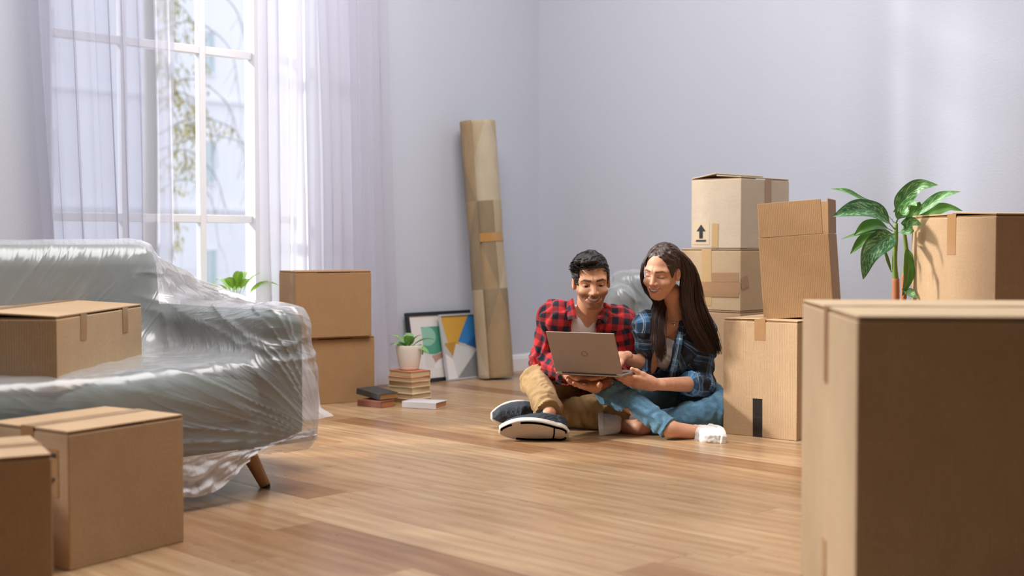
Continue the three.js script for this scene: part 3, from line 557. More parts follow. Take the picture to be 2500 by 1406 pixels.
// cloth coordinates: along and around the nearest bone
const boneChart = (bones, turn = 0) => (mx, my, mz) => {
  let best = bones[0], bd = 9; for (const b of bones) { const d = sdBone(mx, my, mz, b[0], b[1], b[2], b[3]); if (d < bd) { bd = d; best = b; } }
  const a = V(...best[0]), ax = V(...best[1]).sub(a).normalize(), ref = Math.abs(ax.z) < 0.9 ? V(0, 0, 1) : V(0, 1, 0), e1 = ref.clone().addScaledVector(ax, -ref.dot(ax)).normalize(), e2 = ax.clone().cross(e1), rad = (best[2] + best[3]) / 2;
  const ang = (p) => Math.atan2(p.dot(e2), p.dot(e1)), m0 = ang(V(mx, my, mz).sub(a)), o = best[5] ?? 0;
  return (x, y, z) => { const p = V(x, y, z).sub(a); let t = ang(p) - m0; t -= Math.round(t / 6.2832) * 6.2832; return [(m0 + t) * rad + turn, p.dot(ax) + o]; };
};
const sub3 = (a, b) => [a[0] - b[0], a[1] - b[1], a[2] - b[2]], mixp = (a, b, t) => [lerp(a[0], b[0], t), lerp(a[1], b[1], t), lerp(a[2], b[2], t)];
const tidy = (g) => { const o = new THREE.BufferGeometry(); for (const k of ['position', 'normal', 'color']) if (g.attributes[k]) o.setAttribute(k, g.attributes[k]); o.setIndex(g.index); return o; };
const ridgeN = (x, y, z) => 1 - 2 * Math.abs(n3(x, y, z));

// head, in its own axes: x to its left-hand side of the picture when it faces us is -x, y up, z out of the face; origin between the eyes, inside the skull
const mouthUp = (ax, o) => -0.0632 + (o.lift ?? 7) * ax * ax, mouthLow = (ax, o) => -0.0632 - (o.gape ?? 0.0105) + ((o.lift ?? 7) + (o.gape ?? 0.0105) / 0.00088) * ax * ax;
function headField(o) {
  const w = o.slim ?? 1;
  return (x, y, z) => {
    const ax = Math.abs(x);
    let d = sdEll(x, y, z, [0, 0.032, -0.018], [0.0745 * w, 0.092, 0.097]);
    d = smin(d, sdEll(x, y, z, [0, -0.035, 0.022], [0.0565 * w, 0.078, 0.066]), 0.03);                                  // face
    d = smin(d, sdBone(x, y, z, [0, -0.098, 0.062], [0, -0.1, 0.052], 0.019 * (o.chin ?? 1), 0.021), 0.028);               // chin
    d = smin(d, sdBone(ax, y, z, [0.046 * w, -0.045, 0.0], [0.016, -0.098, 0.05], 0.017, 0.013), 0.03);                    // jaw line
    d = smin(d, sdBone(ax, y, z, [0.008, 0.022, 0.079], [0.046 * w, 0.02, 0.058], 0.010, 0.010), 0.022);                    // brow
    d = smin(d, sdEll(ax, y, z, [0.041 * w, -0.036, 0.056], [0.024, 0.021, 0.022]), 0.022);                             // cheek
    d = smax(d, -sdEll(ax, y, z, [0.0315, 0.001, 0.092], [0.0185, 0.0105, 0.0165]), 0.012);                             // eye socket
    d = smin(d, sdEll(ax, y, z, [0.0315, -0.001, 0.0655], [0.0155, 0.0125, 0.0125]), 0.004);                           // lid over the eye
    d = smin(d, sdBone(x, y, z, [0, 0.012, 0.078], [0, -0.034, 0.1005], 0.0075, 0.0105), 0.012);                          // nose
    d = smin(d, sdEll(ax, y, z, [0.0125, -0.0385, 0.089], [0.0085, 0.0078, 0.0105]), 0.008);
    const up = mouthUp(ax, o), lo = mouthLow(ax, o);
    d = smin(d, sdEll(x, y, z, [0, -0.067, 0.068], [0.036, 0.024, 0.026]), 0.014);
    const zl = 0.0885 - ax * ax * 13;
    if (ax < 0.036) {
      d = smin(d, len3((y - up - 0.0016), (z - zl) * 0.9) - 0.0034 * Math.sqrt(Math.max(0.02, 1 - Math.pow(ax / 0.035, 2))), 0.005);
      d = smin(d, len3((y - lo + 0.0026), (z - zl) * 0.9) - 0.0048 * Math.sqrt(Math.max(0.02, 1 - Math.pow(ax / 0.033, 2))), 0.005);
      if (up > lo) d = smax(d, -Math.max(Math.abs(y - (up + lo) / 2) - (up - lo) / 2, 0.0872 - ax * ax * 12 - z), 0.0012);
    }
    d = smax(d, -sdBone(ax, y, z, [0.019, -0.04, 0.0945], [0.036, -0.066, 0.0745], 0.0014, 0.001), 0.008);                   // smile fold
    // ears
    let ear = sdEll(ax, y, z, [0.0775 * w, -0.008, -0.012], [0.0095, 0.031, 0.0185]); ear = smax(ear, -sdEll(ax, y, z, [0.088 * w, -0.006, -0.008], [0.008, 0.019, 0.0105]), 0.006);
    return smin(d, ear, 0.008);
  };
}
function headPaint(o) {
  const skin = lin(o.skin), warm = lin(o.warm), lip = lin(o.lip), dark = lin(o.brow), teeth = [0.95, 0.92, 0.86], white = [0.72, 0.68, 0.62];
  return (x, y, z) => {
    const ax = Math.abs(x); let c = skin;
    c = mix3(c, warm, clamp(0.35 * smooth(0.035, 0.0, len3(ax - 0.043, y + 0.034, z - 0.06)) + 0.4 * smooth(0.016, 0.0, len3(x, y + 0.034, z - 0.108)) + 0.3 * smooth(0.09, 0.1, len3(ax, 0, 0) + 0.02)));
    c = mix3(c, mix3(skin, warm, 0.6), 0.25 + 0.25 * n3(x * 60, y * 60, z * 60));
    if (o.stubble && z > -0.03) {
      const jaw = smooth(-0.042, -0.062, y - ax * 0.35 * (z > 0.02 ? 1 : 0.6)) * smooth(-0.01, 0.012, z + 0.01), tache = smooth(0.012, 0.004, Math.abs(y + 0.0515 + ax * ax * 6)) * smooth(0.034, 0.026, ax) * (z > 0.05 ? 1 : 0), mouth = smooth(0.03, 0.036, len3(ax * 0.9, (y + 0.066) * 1.6, 0)) ;
      c = mix3(c, lin('#4b3526'), clamp(0.72 * Math.max(jaw * Math.max(mouth, y < -0.082 ? 0.9 : 0.25), tache) * (0.8 + 0.35 * n3(x * 400, y * 400, z * 400)), 0, 0.7));
    }
    if (z > 0.05) {
      const up = mouthUp(ax, o), lo = mouthLow(ax, o);
      if (ax < 0.034) { const e = Math.sqrt(Math.max(0, 1 - Math.pow(ax / 0.034, 2))); c = mix3(c, lip, 0.9 * Math.max(y > up ? smooth(0.0052 * e + 0.001, 0.0032 * e, y - up) : 0, y < lo ? smooth(0.0082 * e + 0.001, 0.0055 * e, lo - y) : 0)); }
      if (ax < 0.031 && y < up + 0.0003 && y > lo - 0.0003) c = y < lo + 0.0007 || ax > 0.0275 ? lin('#8a4a40') : teeth;
      const by = 0.0225 + (ax - 0.02) * 0.09 - Math.max(0, ax - 0.042) * 0.7; if (ax > 0.011 && ax < 0.055) c = mix3(c, dark, smooth(0.0025, 0, Math.abs(y - by) - (o.browWide ?? 0.0042) * smooth(0.057, 0.036, ax)) * 0.88);
      const ex = (ax - 0.0315) / 0.0155, lidY = -0.0045 + 0.004 * (1 - ex * ex) * (o.eyeOpen ? 0.9 : -0.75);
      if (Math.abs(ex) < 1.12 && z > 0.055) {
        if (o.eyeOpen && Math.abs(ex) < 1 && y < lidY && y > -0.0045 - 0.0042 * (1 - ex * ex)) c = Math.abs(ex) < 0.5 ? lin('#22150f') : white;
        c = mix3(c, lin('#1b1210'), smooth(0.0019, 0.0004, Math.abs(y - lidY)) * smooth(1.12, 0.95, Math.abs(ex)) * 0.95);
      }
      if (ax > 0.006 && ax < 0.015 && y < -0.0405 && y > -0.0465 && z > 0.08) c = mix3(c, lin('#6b3a2a'), 0.7);
    }
    return c;
  };
}
const rotated = (yaw, pitch, roll) => new THREE.Matrix4().makeRotationFromEuler(new THREE.Euler(pitch, yaw, roll, 'YXZ'));
function headMesh(o, place) { const g = surface(headField(o), [-0.1, -0.14, -0.13], [0.1, 0.14, 0.13], 0.0021, { bend: 1.8 }); paint(g, headPaint(o)); return g.applyMatrix4(place); }

// a hand: wrist at the origin, fingers along +y, palm towards +z, thumb on the side of `side` x; curl per finger (index first)
function handMesh(o) {
  const s = o.size ?? 1, side = o.side ?? 1, B = [];
  B.push([[0, -0.03, 0], [0, 0.02, 0], 0.024, 0.025]);
  const roots = [[0.026, 0.088, 0], [0.009, 0.093, 0.001], [-0.009, 0.089, 0.001], [-0.026, 0.08, 0]], lens = [[0.038, 0.024, 0.02], [0.042, 0.028, 0.021], [0.039, 0.026, 0.02], [0.03, 0.019, 0.018]];
  roots.forEach((r, k) => B.push([[r[0] * 0.55, 0.012, 0], r, 0.0165, 0.0118, 0.02]));
  B.push([[0.02, 0.03, 0.006], [0.018, 0.07, 0.004], 0.014, 0.01, 0.018]);
  const bones = B.map((b) => [...b]), tips = [];
  roots.forEach((r, k) => {
    let p = r, a = o.curl[k] * 0.5, sp = (o.spread ?? 0.05) * (1.5 - k);
    lens[k].forEach((L, q) => { const dir = [Math.sin(sp), Math.cos(a) * Math.cos(sp), Math.sin(a)], e = [p[0] + dir[0] * L, p[1] + dir[1] * L, p[2] + dir[2] * L]; bones.push([p, e, 0.0098 - q * 0.0011 - (k === 3 ? 0.0014 : 0), 0.0088 - q * 0.0011 - (k === 3 ? 0.0014 : 0), 0.005]); p = e; a += o.curl[k]; });
    tips.push(p);
  });
  const t = o.thumb ?? [0.6, 0.4]; let p = [0.018, 0.022, 0.006], dir = [Math.sin(t[0]), Math.cos(t[0]) * 0.9, 0.25 + (o.thumbIn ?? 0)];
  for (const [L, r] of [[0.042, 0.0145], [0.032, 0.0112], [0.025, 0.0098]]) { const n = Math.hypot(...dir), e = [p[0] + dir[0] / n * L, p[1] + dir[1] / n * L, p[2] + dir[2] / n * L]; bones.push([p, e, r, r - 0.0015, 0.01]); p = e; dir = [dir[0] - t[1] * 0.45, dir[1] + 0.1, dir[2] + (o.thumbIn ?? 0) * 0.5]; }
  const f0 = boneField(bones, 0.008), f = (x, y, z) => f0(x, y, z * 1.0) , [lo, hi] = boundsOf(bones, 0.008);
  const g = surface(f, lo, hi, 0.0026, { bend: 1.4 });
  const skin = lin(o.skin), warm = lin(o.warm);
  paint(g, (x, y, z) => { const knuckle = Math.max(...roots.map((r) => smooth(0.016, 0.004, len3(x - r[0], y - r[1], 0))), smooth(0.03, 0.0, Math.min(...tips.map((q) => len3(x - q[0], y - q[1], z - q[2]))))); return mix3(skin, warm, clamp(0.25 + 0.45 * knuckle + 0.2 * n3(x * 70, y * 70, z * 70))); });
  // mirror, then stand it on its wrist: fingers along dir, palm along normal
  const y = V(...o.dir).normalize(), zt = V(...o.palm); const z = zt.addScaledVector(y, -zt.dot(y)).normalize(), x = y.clone().cross(z);
  const m = new THREE.Matrix4().makeBasis(x.multiplyScalar(side * s), y.clone().multiplyScalar(s), z.clone().multiplyScalar(s)).setPosition(...o.at);
  const q = g.clone(); q.applyMatrix4(m); if (side < 0) { const ix = q.index.array; for (let i = 0; i < ix.length; i += 3) { const a = ix[i]; ix[i] = ix[i + 1]; ix[i + 1] = a; } q.computeVertexNormals(); }
  return q;
}
// a shoe: heel at the origin, toe along +y, up along +z
function shoeParts(o) {
  const L = o.length, W = o.width, outline = (y) => { const t = y / L; return W * (0.36 + 0.14 * Math.sin(clamp(t * 1.25 - 0.2, 0, 1) * Math.PI)) * Math.sqrt(Math.max(0, 1 - Math.pow(Math.max(0, (t - 0.72) / 0.30), 2.2))) * Math.sqrt(Math.max(0.0, 1 - Math.pow(Math.max(0, (0.14 - t) / 0.16), 2))); };
  const slab = (x, y, z, z0, z1, grow, r) => { const yy = clamp(y, -0.015 * L, 1.01 * L), w = Math.max(outline(yy) + grow, 0.001), dx = Math.abs(x - 0.012 * Math.sin(clamp(y / L) * 3.14) * (o.bend ?? 1)) - w, dy = Math.max(-0.012 * L - grow - y, y - L - grow), dz = Math.max(z0 - z, z - z1), q = [Math.max(dx * 0.8, dy) + r, dz + r]; return len3(Math.max(q[0], 0), Math.max(q[1], 0)) + Math.min(Math.max(...q), 0) - r; };
  const top = (y) => { const t = y / L; return lerp(o.heelHigh, o.toeHigh, smooth(0.2, 0.8, t)) - 0.012 * smooth(0.85, 1.0, t); };
  const sole = (x, y, z) => slab(x, y, z, 0, 0.024, 0.004, 0.007);
  const upper = (x, y, z) => { const h = top(y), t = y / L, narrowing = clamp((z - 0.02) / h) * 0.016 * (0.6 + t); let d = slab(x, y, z, 0.012, h, -0.001 - narrowing, 0.02); d = smax(d, -sdBone(x, y, z, [0, L * 0.2, h + 0.012], [0, L * (o.openTo ?? 0.42), h + 0.004], 0.03, 0.026), 0.01); return d + 0.0012 * n3(x * 60, y * 40, z * 60); };
  const bar = (x, y, z) => z < 0.0035 ? 1 : 0;
  const lo = [-W, -0.03, -0.01], hi = [W, L + 0.03, o.heelHigh + 0.04];
  return { upper: surface(upper, lo, hi, 0.0042, { bend: 1.6 }), sole: surface(sole, lo, hi, 0.0035, { bend: 1.6 }), outline };
}
function footFrame(at, dir, up, flip = 1) { const y = V(...dir).normalize(), z0 = V(...up), z = z0.addScaledVector(y, -z0.dot(y)).normalize(), x = y.clone().cross(z).multiplyScalar(flip); return new THREE.Matrix4().makeBasis(x, y, z).setPosition(...at); }
const flipTo = (g, m) => { const q = g.clone().applyMatrix4(m); if (m.determinant() < 0 && q.index) { const ix = q.index.array.slice(); for (let i = 0; i < ix.length; i += 3) { const a = ix[i]; ix[i] = ix[i + 1]; ix[i + 1] = a; } q.setIndex(new THREE.BufferAttribute(ix, 1)); } return q; };
// strands of hair from guide lines: each strand mixes two neighbouring guides
function strands(guides, count, seed, o = {}) {
  const R = seeded(seed), list = [], curves = guides.map((g) => new THREE.CatmullRomCurve3(g.map((p) => V(...p))));
  for (let k = 0; k < count; k++) {
    const f = R() * (guides.length - 1), i = Math.min(guides.length - 2, Math.floor(f)), t = f - i, end = 1 - R() * (o.ragged ?? 0.15), jx = (R() - 0.5) * (o.loose ?? 0.02), jz = (R() - 0.5) * (o.thick ?? 0.03), ph = R() * 6, n = o.steps ?? 7, pts = [];
    for (let s = 0; s <= n; s++) {
      const u = s / n * end, p = curves[i].getPoint(u).lerp(curves[i + 1].getPoint(u), t), grow = smooth(0, 0.4, u);
      p.x += jx * grow + (Math.sin(u * 5 + ph) * 0.006 + Math.sin(u * 11 + ph * 2) * 0.002) * grow; p.z += jz * (0.3 + 0.7 * grow); p.y += (R() - 0.5) * 0.002;
      pts.push([p.x, p.y, p.z, (o.radius ?? 0.0021) * (1 - 0.75 * smooth(0.55, 1, s / n)) * (0.7 + 0.6 * (k % 7) / 7)]);
    }
    list.push(taperTube(pts, 5, n * 2, 0.7));
  }
  return merged(list);
}
const HAIR_BLACK = phys({ color: '#1a1412', roughness: 0.62, sheen: 0.4, sheenColor: new THREE.Color('#4a3a30'), sheenRoughness: 0.4 });
const HAIR_BROWN = phys({ color: '#38241a', roughness: 0.46, sheen: 0.5, sheenColor: new THREE.Color('#7a5238'), sheenRoughness: 0.35 });
const SKIN = phys({ vertexColors: true, roughness: 0.52, sheen: 0.3, sheenColor: new THREE.Color('#d08060'), sheenRoughness: 0.6, specularIntensity: 0.7 });
// plaids, woven: bands across and along
const stripe = (t, list) => { for (const [a, b, v] of list) if (t >= a && t < b) return v; return 0; };
const RED_PLAID = texture(256, 256, [0.05, 0.05], (x, y) => {
  const u = x / 0.05, v = y / 0.05, a = smooth(0.46, 0.5, u) - smooth(0.96, 1, u), b = smooth(0.46, 0.5, v) - smooth(0.96, 1, v), tw = 6 * Math.sin((u + v) * 6.283 * 16);
  let c = mix3([206, 42, 46], [104, 30, 40], Math.max(a, b) * 0.62); if (a * b > 0) c = mix3(c, [26, 32, 50], a * b); return c.map((q) => q + tw);
});
const BLUE_PLAID = texture(512, 512, [0.105, 0.105], (x, y) => {
  const u = x / 0.105, v = y / 0.105, band = (t) => { if (t < 0.40) return [0, 0]; if (t < 0.44) return [0.2, 0.55]; if (t < 0.58) return [1, 0]; if (t < 0.615) return [0.6, 1]; if (t < 0.64) return [0.5, 0]; if (t < 0.66) return [0.5, 0.9]; if (t < 0.80) return [1, 0]; if (t < 0.83) return [0.3, 0.5]; return [0, 0]; };
  const [a, wa] = band(u), [b, wb] = band(v), tw = 5 * Math.sin((u + v) * 6.283 * 40);
  let c = mix3([26, 31, 46], [54, 120, 170], (a + b) / 2 + (a * b) * 0.2); c = mix3(c, [214, 220, 228], Math.max(wa, wb) * 0.75); return c.map((q) => q + tw);
});
const clothBump = texture(256, 256, [0.03, 0.03], (x, y) => 0.5 + 0.25 * Math.sin((x + y) / 0.03 * 6.283 * 30) + 0.2 * tileNoise(x, y, 0.03, 0.03, 300, 300, 61), false);
const denimTex = texture(512, 512, [0.5, 0.5], (x, y) => { const a = tileNoise(x, y, 0.5, 0.5, 14, 5, 71), b = tileNoise(x, y, 0.5, 0.5, 300, 60, 72), c = tileNoise(x, y, 0.5, 0.5, 40, 14, 73); const t = 0.45 + 0.25 * a + 0.3 * b + 0.2 * c; return mix3([74, 122, 154], [128, 172, 197], clamp(t)); });
const khakiTex = texture(256, 256, [0.3, 0.3], (x, y) => { const t = 0.5 + 0.3 * tileNoise(x, y, 0.3, 0.3, 16, 16, 75) + 0.3 * tileNoise(x, y, 0.3, 0.3, 240, 120, 76); return mix3([166, 133, 88], [184, 151, 104], clamp(t)); });
const cloth = (o) => phys({ roughness: 0.9, bumpMap: clothBump, bumpScale: 0.0006, sheen: 0.25, sheenColor: new THREE.Color('#ffffff'), sheenRoughness: 0.7, side: THREE.DoubleSide, ...o });
const SHIRT_RED = cloth({ map: RED_PLAID }), SHIRT_BLUE = cloth({ map: BLUE_PLAID }), TEE = cloth({ color: '#fbfbfd' }), TANK = cloth({ color: '#e2dedb' }), DENIM = cloth({ map: denimTex, bumpScale: 0.001 }), KHAKI = cloth({ map: khakiTex });
const rings = (p, a, b, at, freq, amp, reach, seed) => { // folds across a limb, strongest at share `at` of the bone
  const ax = [b[0] - a[0], b[1] - a[1], b[2] - a[2]], L = Math.hypot(...ax), t = ((p[0] - a[0]) * ax[0] + (p[1] - a[1]) * ax[1] + (p[2] - a[2]) * ax[2]) / (L * L);
  const near = Math.exp(-Math.pow((t - at) / reach, 2)), s = t * L; return amp * near * Math.sin(s * freq + 3 * n3(p[0] * 9 + seed, p[1] * 9, p[2] * 9));
};

// ---- the man
{
  const { pos, J } = rigAt(1420);
  const person = thing('person', 'smiling bearded man in red plaid shirt and tan trousers sitting cross-legged', 'person', pos, -Math.PI / 4);
  const skin = '#d6a07c', warm = '#b8715a';
  const hip = [J(1443, 900, -0.42)[0], 0.135, -0.42], waist = [J(1442, 900, -0.34)[0], 0.27, -0.35], chest = J(1440, 832, -0.19), neckB = J(1438, 786, -0.10), headC = J(1444, 687, 0.0);
  const S1 = J(1358, 777, -0.10), S2 = J(1510, 790, -0.12), E1 = J(1328, 880, -0.15), W1 = J(1392, 914, 0.06), E2 = J(1534, 893, -0.13), W2 = J(1458, 943, 0.10);
  const hipR = [hip[0] - 0.075, 0.125, -0.40], kneeR = J(1312, 930, -0.10), ankR = J(1340, 1010, 0.18), hipL = [hip[0] + 0.08, 0.12, -0.38], kneeL = J(1492, 1006, -0.06), ankL = J(1312, 1012, -0.14);
  // body
  const body = boneField([[hip, waist, 0.115, 0.115], [waist, chest, 0.115, 0.115], [chest, neckB, 0.11, 0.06], [neckB, mixp(neckB, headC, 0.72), 0.056, 0.053], [S1, S2, 0.05, 0.05],
    [S1, E1, 0.046, 0.038], [E1, W1, 0.038, 0.026], [S2, E2, 0.046, 0.038], [E2, W2, 0.038, 0.027], [hipR, kneeR, 0.065, 0.045], [kneeR, ankR, 0.045, 0.03], [hipL, kneeL, 0.07, 0.05], [kneeL, ankL, 0.05, 0.034]], 0.04);
  const bb = surface(body, [-0.32, -0.02, -0.6], [0.32, 0.68, 0.3], 0.011, { bend: 1.6 });
  const s0 = lin(skin), w0 = lin(warm); paint(bb, (x, y, z) => mix3(s0, w0, 0.22 + 0.2 * n3(x * 40, y * 40, z * 40)));
  const headO = { skin, warm, lip: '#a8604f', brow: '#2a1b14', stubble: true, lift: 5.5, gape: 0.0105, browWide: 0.0042, eyeOpen: true };
  const place = new THREE.Matrix4().makeTranslation(...headC).multiply(rotated(0.07, 0.2, 0.05)).multiply(new THREE.Matrix4().makeScale(0.93, 0.88, 0.88));
  const head = headMesh(headO, place);
  const hand1 = handMesh({ skin, warm, at: W2, dir: [-0.62, 0.10, 0.55], palm: [0.1, 1, 0.15], curl: [0.14, 0.16, 0.2, 0.26], side: -1, thumb: [0.9, 0.1], size: 1.0 });
  const hand2 = handMesh({ skin, warm, at: W1, dir: [0.75, -0.05, 0.6], palm: [0, 1, 0.1], curl: [0.12, 0.14, 0.16, 0.2], side: 1, thumb: [0.9, 0.1] });
  part(person, 'body', mergeGeometries([bb, head, hand1, hand2].map(tidy)), SKIN);
  // hair
  const hairF = (x, y, z) => {
    const tuft = 0.004 * ridgeN(x * 22 + y * 8, y * 30, z * 12) + 0.002 * n3(x * 60, y * 90, z * 40);
    let d = sdEll(x + 0.002, y, z, [0, 0.036, -0.02], [0.0815, 0.102 + 0.004 * smooth(-0.06, 0.02, x), 0.104]) - tuft;
    d = smin(d, sdEll(x, y, z, [-0.025, 0.112, 0.035], [0.05, 0.02, 0.045]) - tuft, 0.03);
    d = smax(d, -sdRound(x, y, z, [0.003, -0.052, 0.098], [0.064, 0.134 + 0.004 * Math.sin(x * 80), 0.1], 0.03), 0.008);
    d = smax(d, -sdRound(x, y, z, [0, -0.085, -0.0], [0.12, 0.07, 0.045], 0.02), 0.008);            // clear of the ears
    d = smax(d, -0.048 - y - 0.4 * Math.max(0, z + 0.02), 0.01);
    return d * 0.8;
  };
  part(person, 'hair', surface(hairF, [-0.12, -0.09, -0.15], [0.12, 0.17, 0.12], 0.0028, { bend: 1.8 }).applyMatrix4(place), HAIR_BLACK, 'short black hair swept to one side');
  {
    const R = seeded(17), list = [], mm = place;
    for (let k = 0; k < 700; k++) {
      const th = R() * 6.283, ph = Math.acos(1 - R() * 0.85), n = V(Math.sin(ph) * Math.cos(th), Math.cos(ph), Math.sin(ph) * Math.sin(th)), p = V(n.x * 0.080, 0.036 + n.y * 0.104, -0.02 + n.z * 0.102);
      if (hairF(p.x, p.y, p.z) > 0.006) continue;
      const comb = V(-0.75, 0.15 - n.y * 0.3, 0.55).normalize(), t1 = p.clone().addScaledVector(n, 0.003).addScaledVector(comb, 0.009), t2 = p.clone().addScaledVector(n, 0.001 + R() * 0.004).addScaledVector(comb, 0.017 + R() * 0.008);
      list.push(taperTube([[p.x, p.y, p.z, 0.0024], [t1.x, t1.y, t1.z, 0.0022], [t2.x, t2.y, t2.z, 0.0006]], 5, 5, 0.6));
    }
    part(person, 'hair_tufts', merged(list).applyMatrix4(mm), HAIR_BLACK);
  }
  // white t-shirt under the open shirt
  const torsoB = [[hip, waist, 0.128, 0.128], [waist, chest, 0.128, 0.128], [chest, neckB, 0.124, 0.068], [S1, S2, 0.056, 0.056]], tee0 = boneField(torsoB, 0.05);
  const neckCut = mixp(neckB, headC, 0.28);
  part(person, 'undershirt', chartUV(surface((x, y, z) => smax(tee0(x, y, z) + 0.003 * n3(x * 14, y * 10, z * 14), -(sdEll(x, y, z, [neckCut[0], neckCut[1] + 0.02, neckCut[2] + 0.02], [0.064, 0.054, 0.085])), 0.006), [-0.3, 0.0, -0.6], [0.3, 0.6, 0.1], 0.011, { bend: 1.6 }), boneChart(torsoB)), TEE, 'white crew-neck undershirt');
  // shirt
  const sb = [[hip, waist, 0.148, 0.146, 0.05, 0], [waist, chest, 0.146, 0.142, 0.05, 0.15], [chest, neckB, 0.136, 0.074, 0.05, 0.4], [S1, S2, 0.069, 0.067, 0.05, 0], [S1, E1, 0.066, 0.056, 0.04, 0], [E1, W1, 0.057, 0.043, 0.03, 0.02], [S2, E2, 0.066, 0.056, 0.04, 0.01], [E2, W2, 0.056, 0.043, 0.03, 0.03]];
  const shirt0 = boneField(sb, 0.045), front = J(1428, 812, 0)[0];
  const shirtF = (x, y, z) => {
    const p = [x, y, z];
    let d = shirt0(x, y, z) - rings(p, S1, E1, 1.0, 120, 0.006, 0.4, 1) - rings(p, E1, W1, 0.1, 130, 0.006, 0.5, 2) - rings(p, S2, E2, 1.0, 110, 0.006, 0.4, 3) - rings(p, E2, W2, 0.1, 120, 0.005, 0.5, 4) - 0.005 * n3(x * 9, y * 7, z * 9) - 0.003 * ridgeN(x * 15 + y * 6, y * 4, z * 12);
    const cx = front + (y - 0.45) * 0.05 + 0.004 * Math.sin(y * 40), open = Math.max(Math.abs(x - cx) - 0.049 - 0.03 * smooth(0.5, 0.56, y), chest[2] + 0.02 - z);
    d = smax(d, -open, 0.008);
    d = smax(d, -sdBone(x, y, z, neckB, headC, 0.064, 0.066), 0.008);
    const cuff = (a, b) => { const ax = V(...b).sub(V(...a)).normalize(), q = V(x, y, z).sub(V(...b)); return q.dot(ax) + 0.012; };
    const c1 = len3(x - W1[0], y - W1[1], z - W1[2]) < 0.12 ? cuff(E1, W1) : -1, c2 = len3(x - W2[0], y - W2[1], z - W2[2]) < 0.12 ? cuff(E2, W2) : -1;
    d = smax(d, Math.max(c1, c2), 0.004);
    return Math.max(d, 0.07 - y) * 0.85;
  };
  part(person, 'shirt', chartUV(surface(shirtF, [-0.32, 0.05, -0.62], [0.34, 0.62, 0.26], 0.0075, { bend: 1.7 }), boneChart(sb)), SHIRT_RED, 'red and navy checked flannel shirt worn open');
  // collar wings
  const wing = (pts) => { const [a, b, c, d2] = pts.map((p) => V(...p)); return drape((u, v) => { const p = a.clone().lerp(b, u).lerp(d2.clone().lerp(c, u), v); p.z += 0.012 * Math.sin(v * 3.14); p.y += 0.004 * Math.sin(v * 3.14); return [p.x, p.y, p.z]; }, 10, 8, 0.09, 0.05); };
  for (const w of [wing([J(1399, 727, -0.06), J(1409, 778, 0.005), J(1387, 781, 0.0), J(1379, 744, -0.07)]), wing([J(1470, 752, -0.05), J(1456, 776, 0.005), J(1480, 790, -0.01), J(1492, 760, -0.07)])]) part(person, 'collar_wing', w, SHIRT_RED);
  const plk = (x, y, z) => { const p = part(person, 'button', new THREE.SphereGeometry(0.0045, 10, 8).scale(1, 1, 0.5), std({ color: '#3a2226', roughness: 0.4 })); p.position.set(...J(x, y, z)); };
  plk(1466, 784, -0.018); plk(1464, 806, -0.03);
  // trousers
  const tb = [[hip, [hip[0], 0.17, -0.4], 0.125, 0.12, 0.05, 0], [hipR, kneeR, 0.088, 0.064, 0.05, 0], [kneeR, ankR, 0.062, 0.052, 0.03, 0.1], [hipL, kneeL, 0.092, 0.073, 0.05, 0], [kneeL, ankL, 0.071, 0.056, 0.03, 0.1]], tr0 = boneField(tb, 0.04);
  const trF = (x, y, z) => {
    const p = [x, y, z];
    let d = tr0(x, y, z) - rings(p, kneeR, ankR, 0.85, 105, 0.0065, 0.25, 5) - rings(p, hipR, kneeR, 0.85, 80, 0.004, 0.3, 6) - rings(p, kneeL, ankL, 0.1, 95, 0.006, 0.3, 7) - rings(p, hipL, kneeL, 0.95, 90, 0.005, 0.2, 8) - 0.004 * n3(x * 10, y * 10, z * 10) - 0.0025 * ridgeN(x * 22, y * 14, z * 22);
    const axR = V(...ankR).sub(V(...kneeR)).normalize(), axL = V(...ankL).sub(V(...kneeL)).normalize();
    d = smax(d, len3(x - ankR[0], y - ankR[1], z - ankR[2]) < 0.13 ? V(x, y, z).sub(V(...ankR)).dot(axR) + 0.004 : -1, 0.004);
    d = smax(d, len3(x - ankL[0], y - ankL[1], z - ankL[2]) < 0.13 ? V(x, y, z).sub(V(...ankL)).dot(axL) + 0.004 : -1, 0.004);
    return Math.max(d, 0.003 - y) * 0.85;
  };
  part(person, 'trousers', chartUV(surface(trF, [-0.36, -0.01, -0.62], [0.3, 0.36, 0.3], 0.0075, { bend: 1.7 }), boneChart(tb)), KHAKI, 'tan chino trousers');
  part(person, 'sock', surface((x, y, z) => sdBone(x, y, z, mixp(kneeR, ankR, 0.86), [ankR[0] - 0.005, ankR[1] - 0.05, ankR[2] + 0.02], 0.04, 0.042), [ankR[0] - 0.12, 0.0, ankR[2] - 0.16], [ankR[0] + 0.12, 0.2, ankR[2] + 0.12], 0.007), cloth({ color: '#20262e' }));
  // shoes
  const NAVY = cloth({ color: '#222a33', roughness: 0.75 }), RUBBER = std({ color: '#cfc6ba', roughness: 0.7, bumpMap: clothBump, bumpScale: 0.002 }), TREAD = std({ color: '#2b2f36', roughness: 0.7 });
  const sp = shoeParts({ length: 0.264, width: 0.102, heelHigh: 0.088, toeHigh: 0.058 });
  const m1 = footFrame(J(1385, 1062, 0.262), [-0.985, 0.055, 0.02], [0.03, 0.58, -0.8], -1), m2 = footFrame(J(1354, 1015, -0.10), [-0.96, -0.01, 0.0], [0.12, 0.25, 0.9], 1);
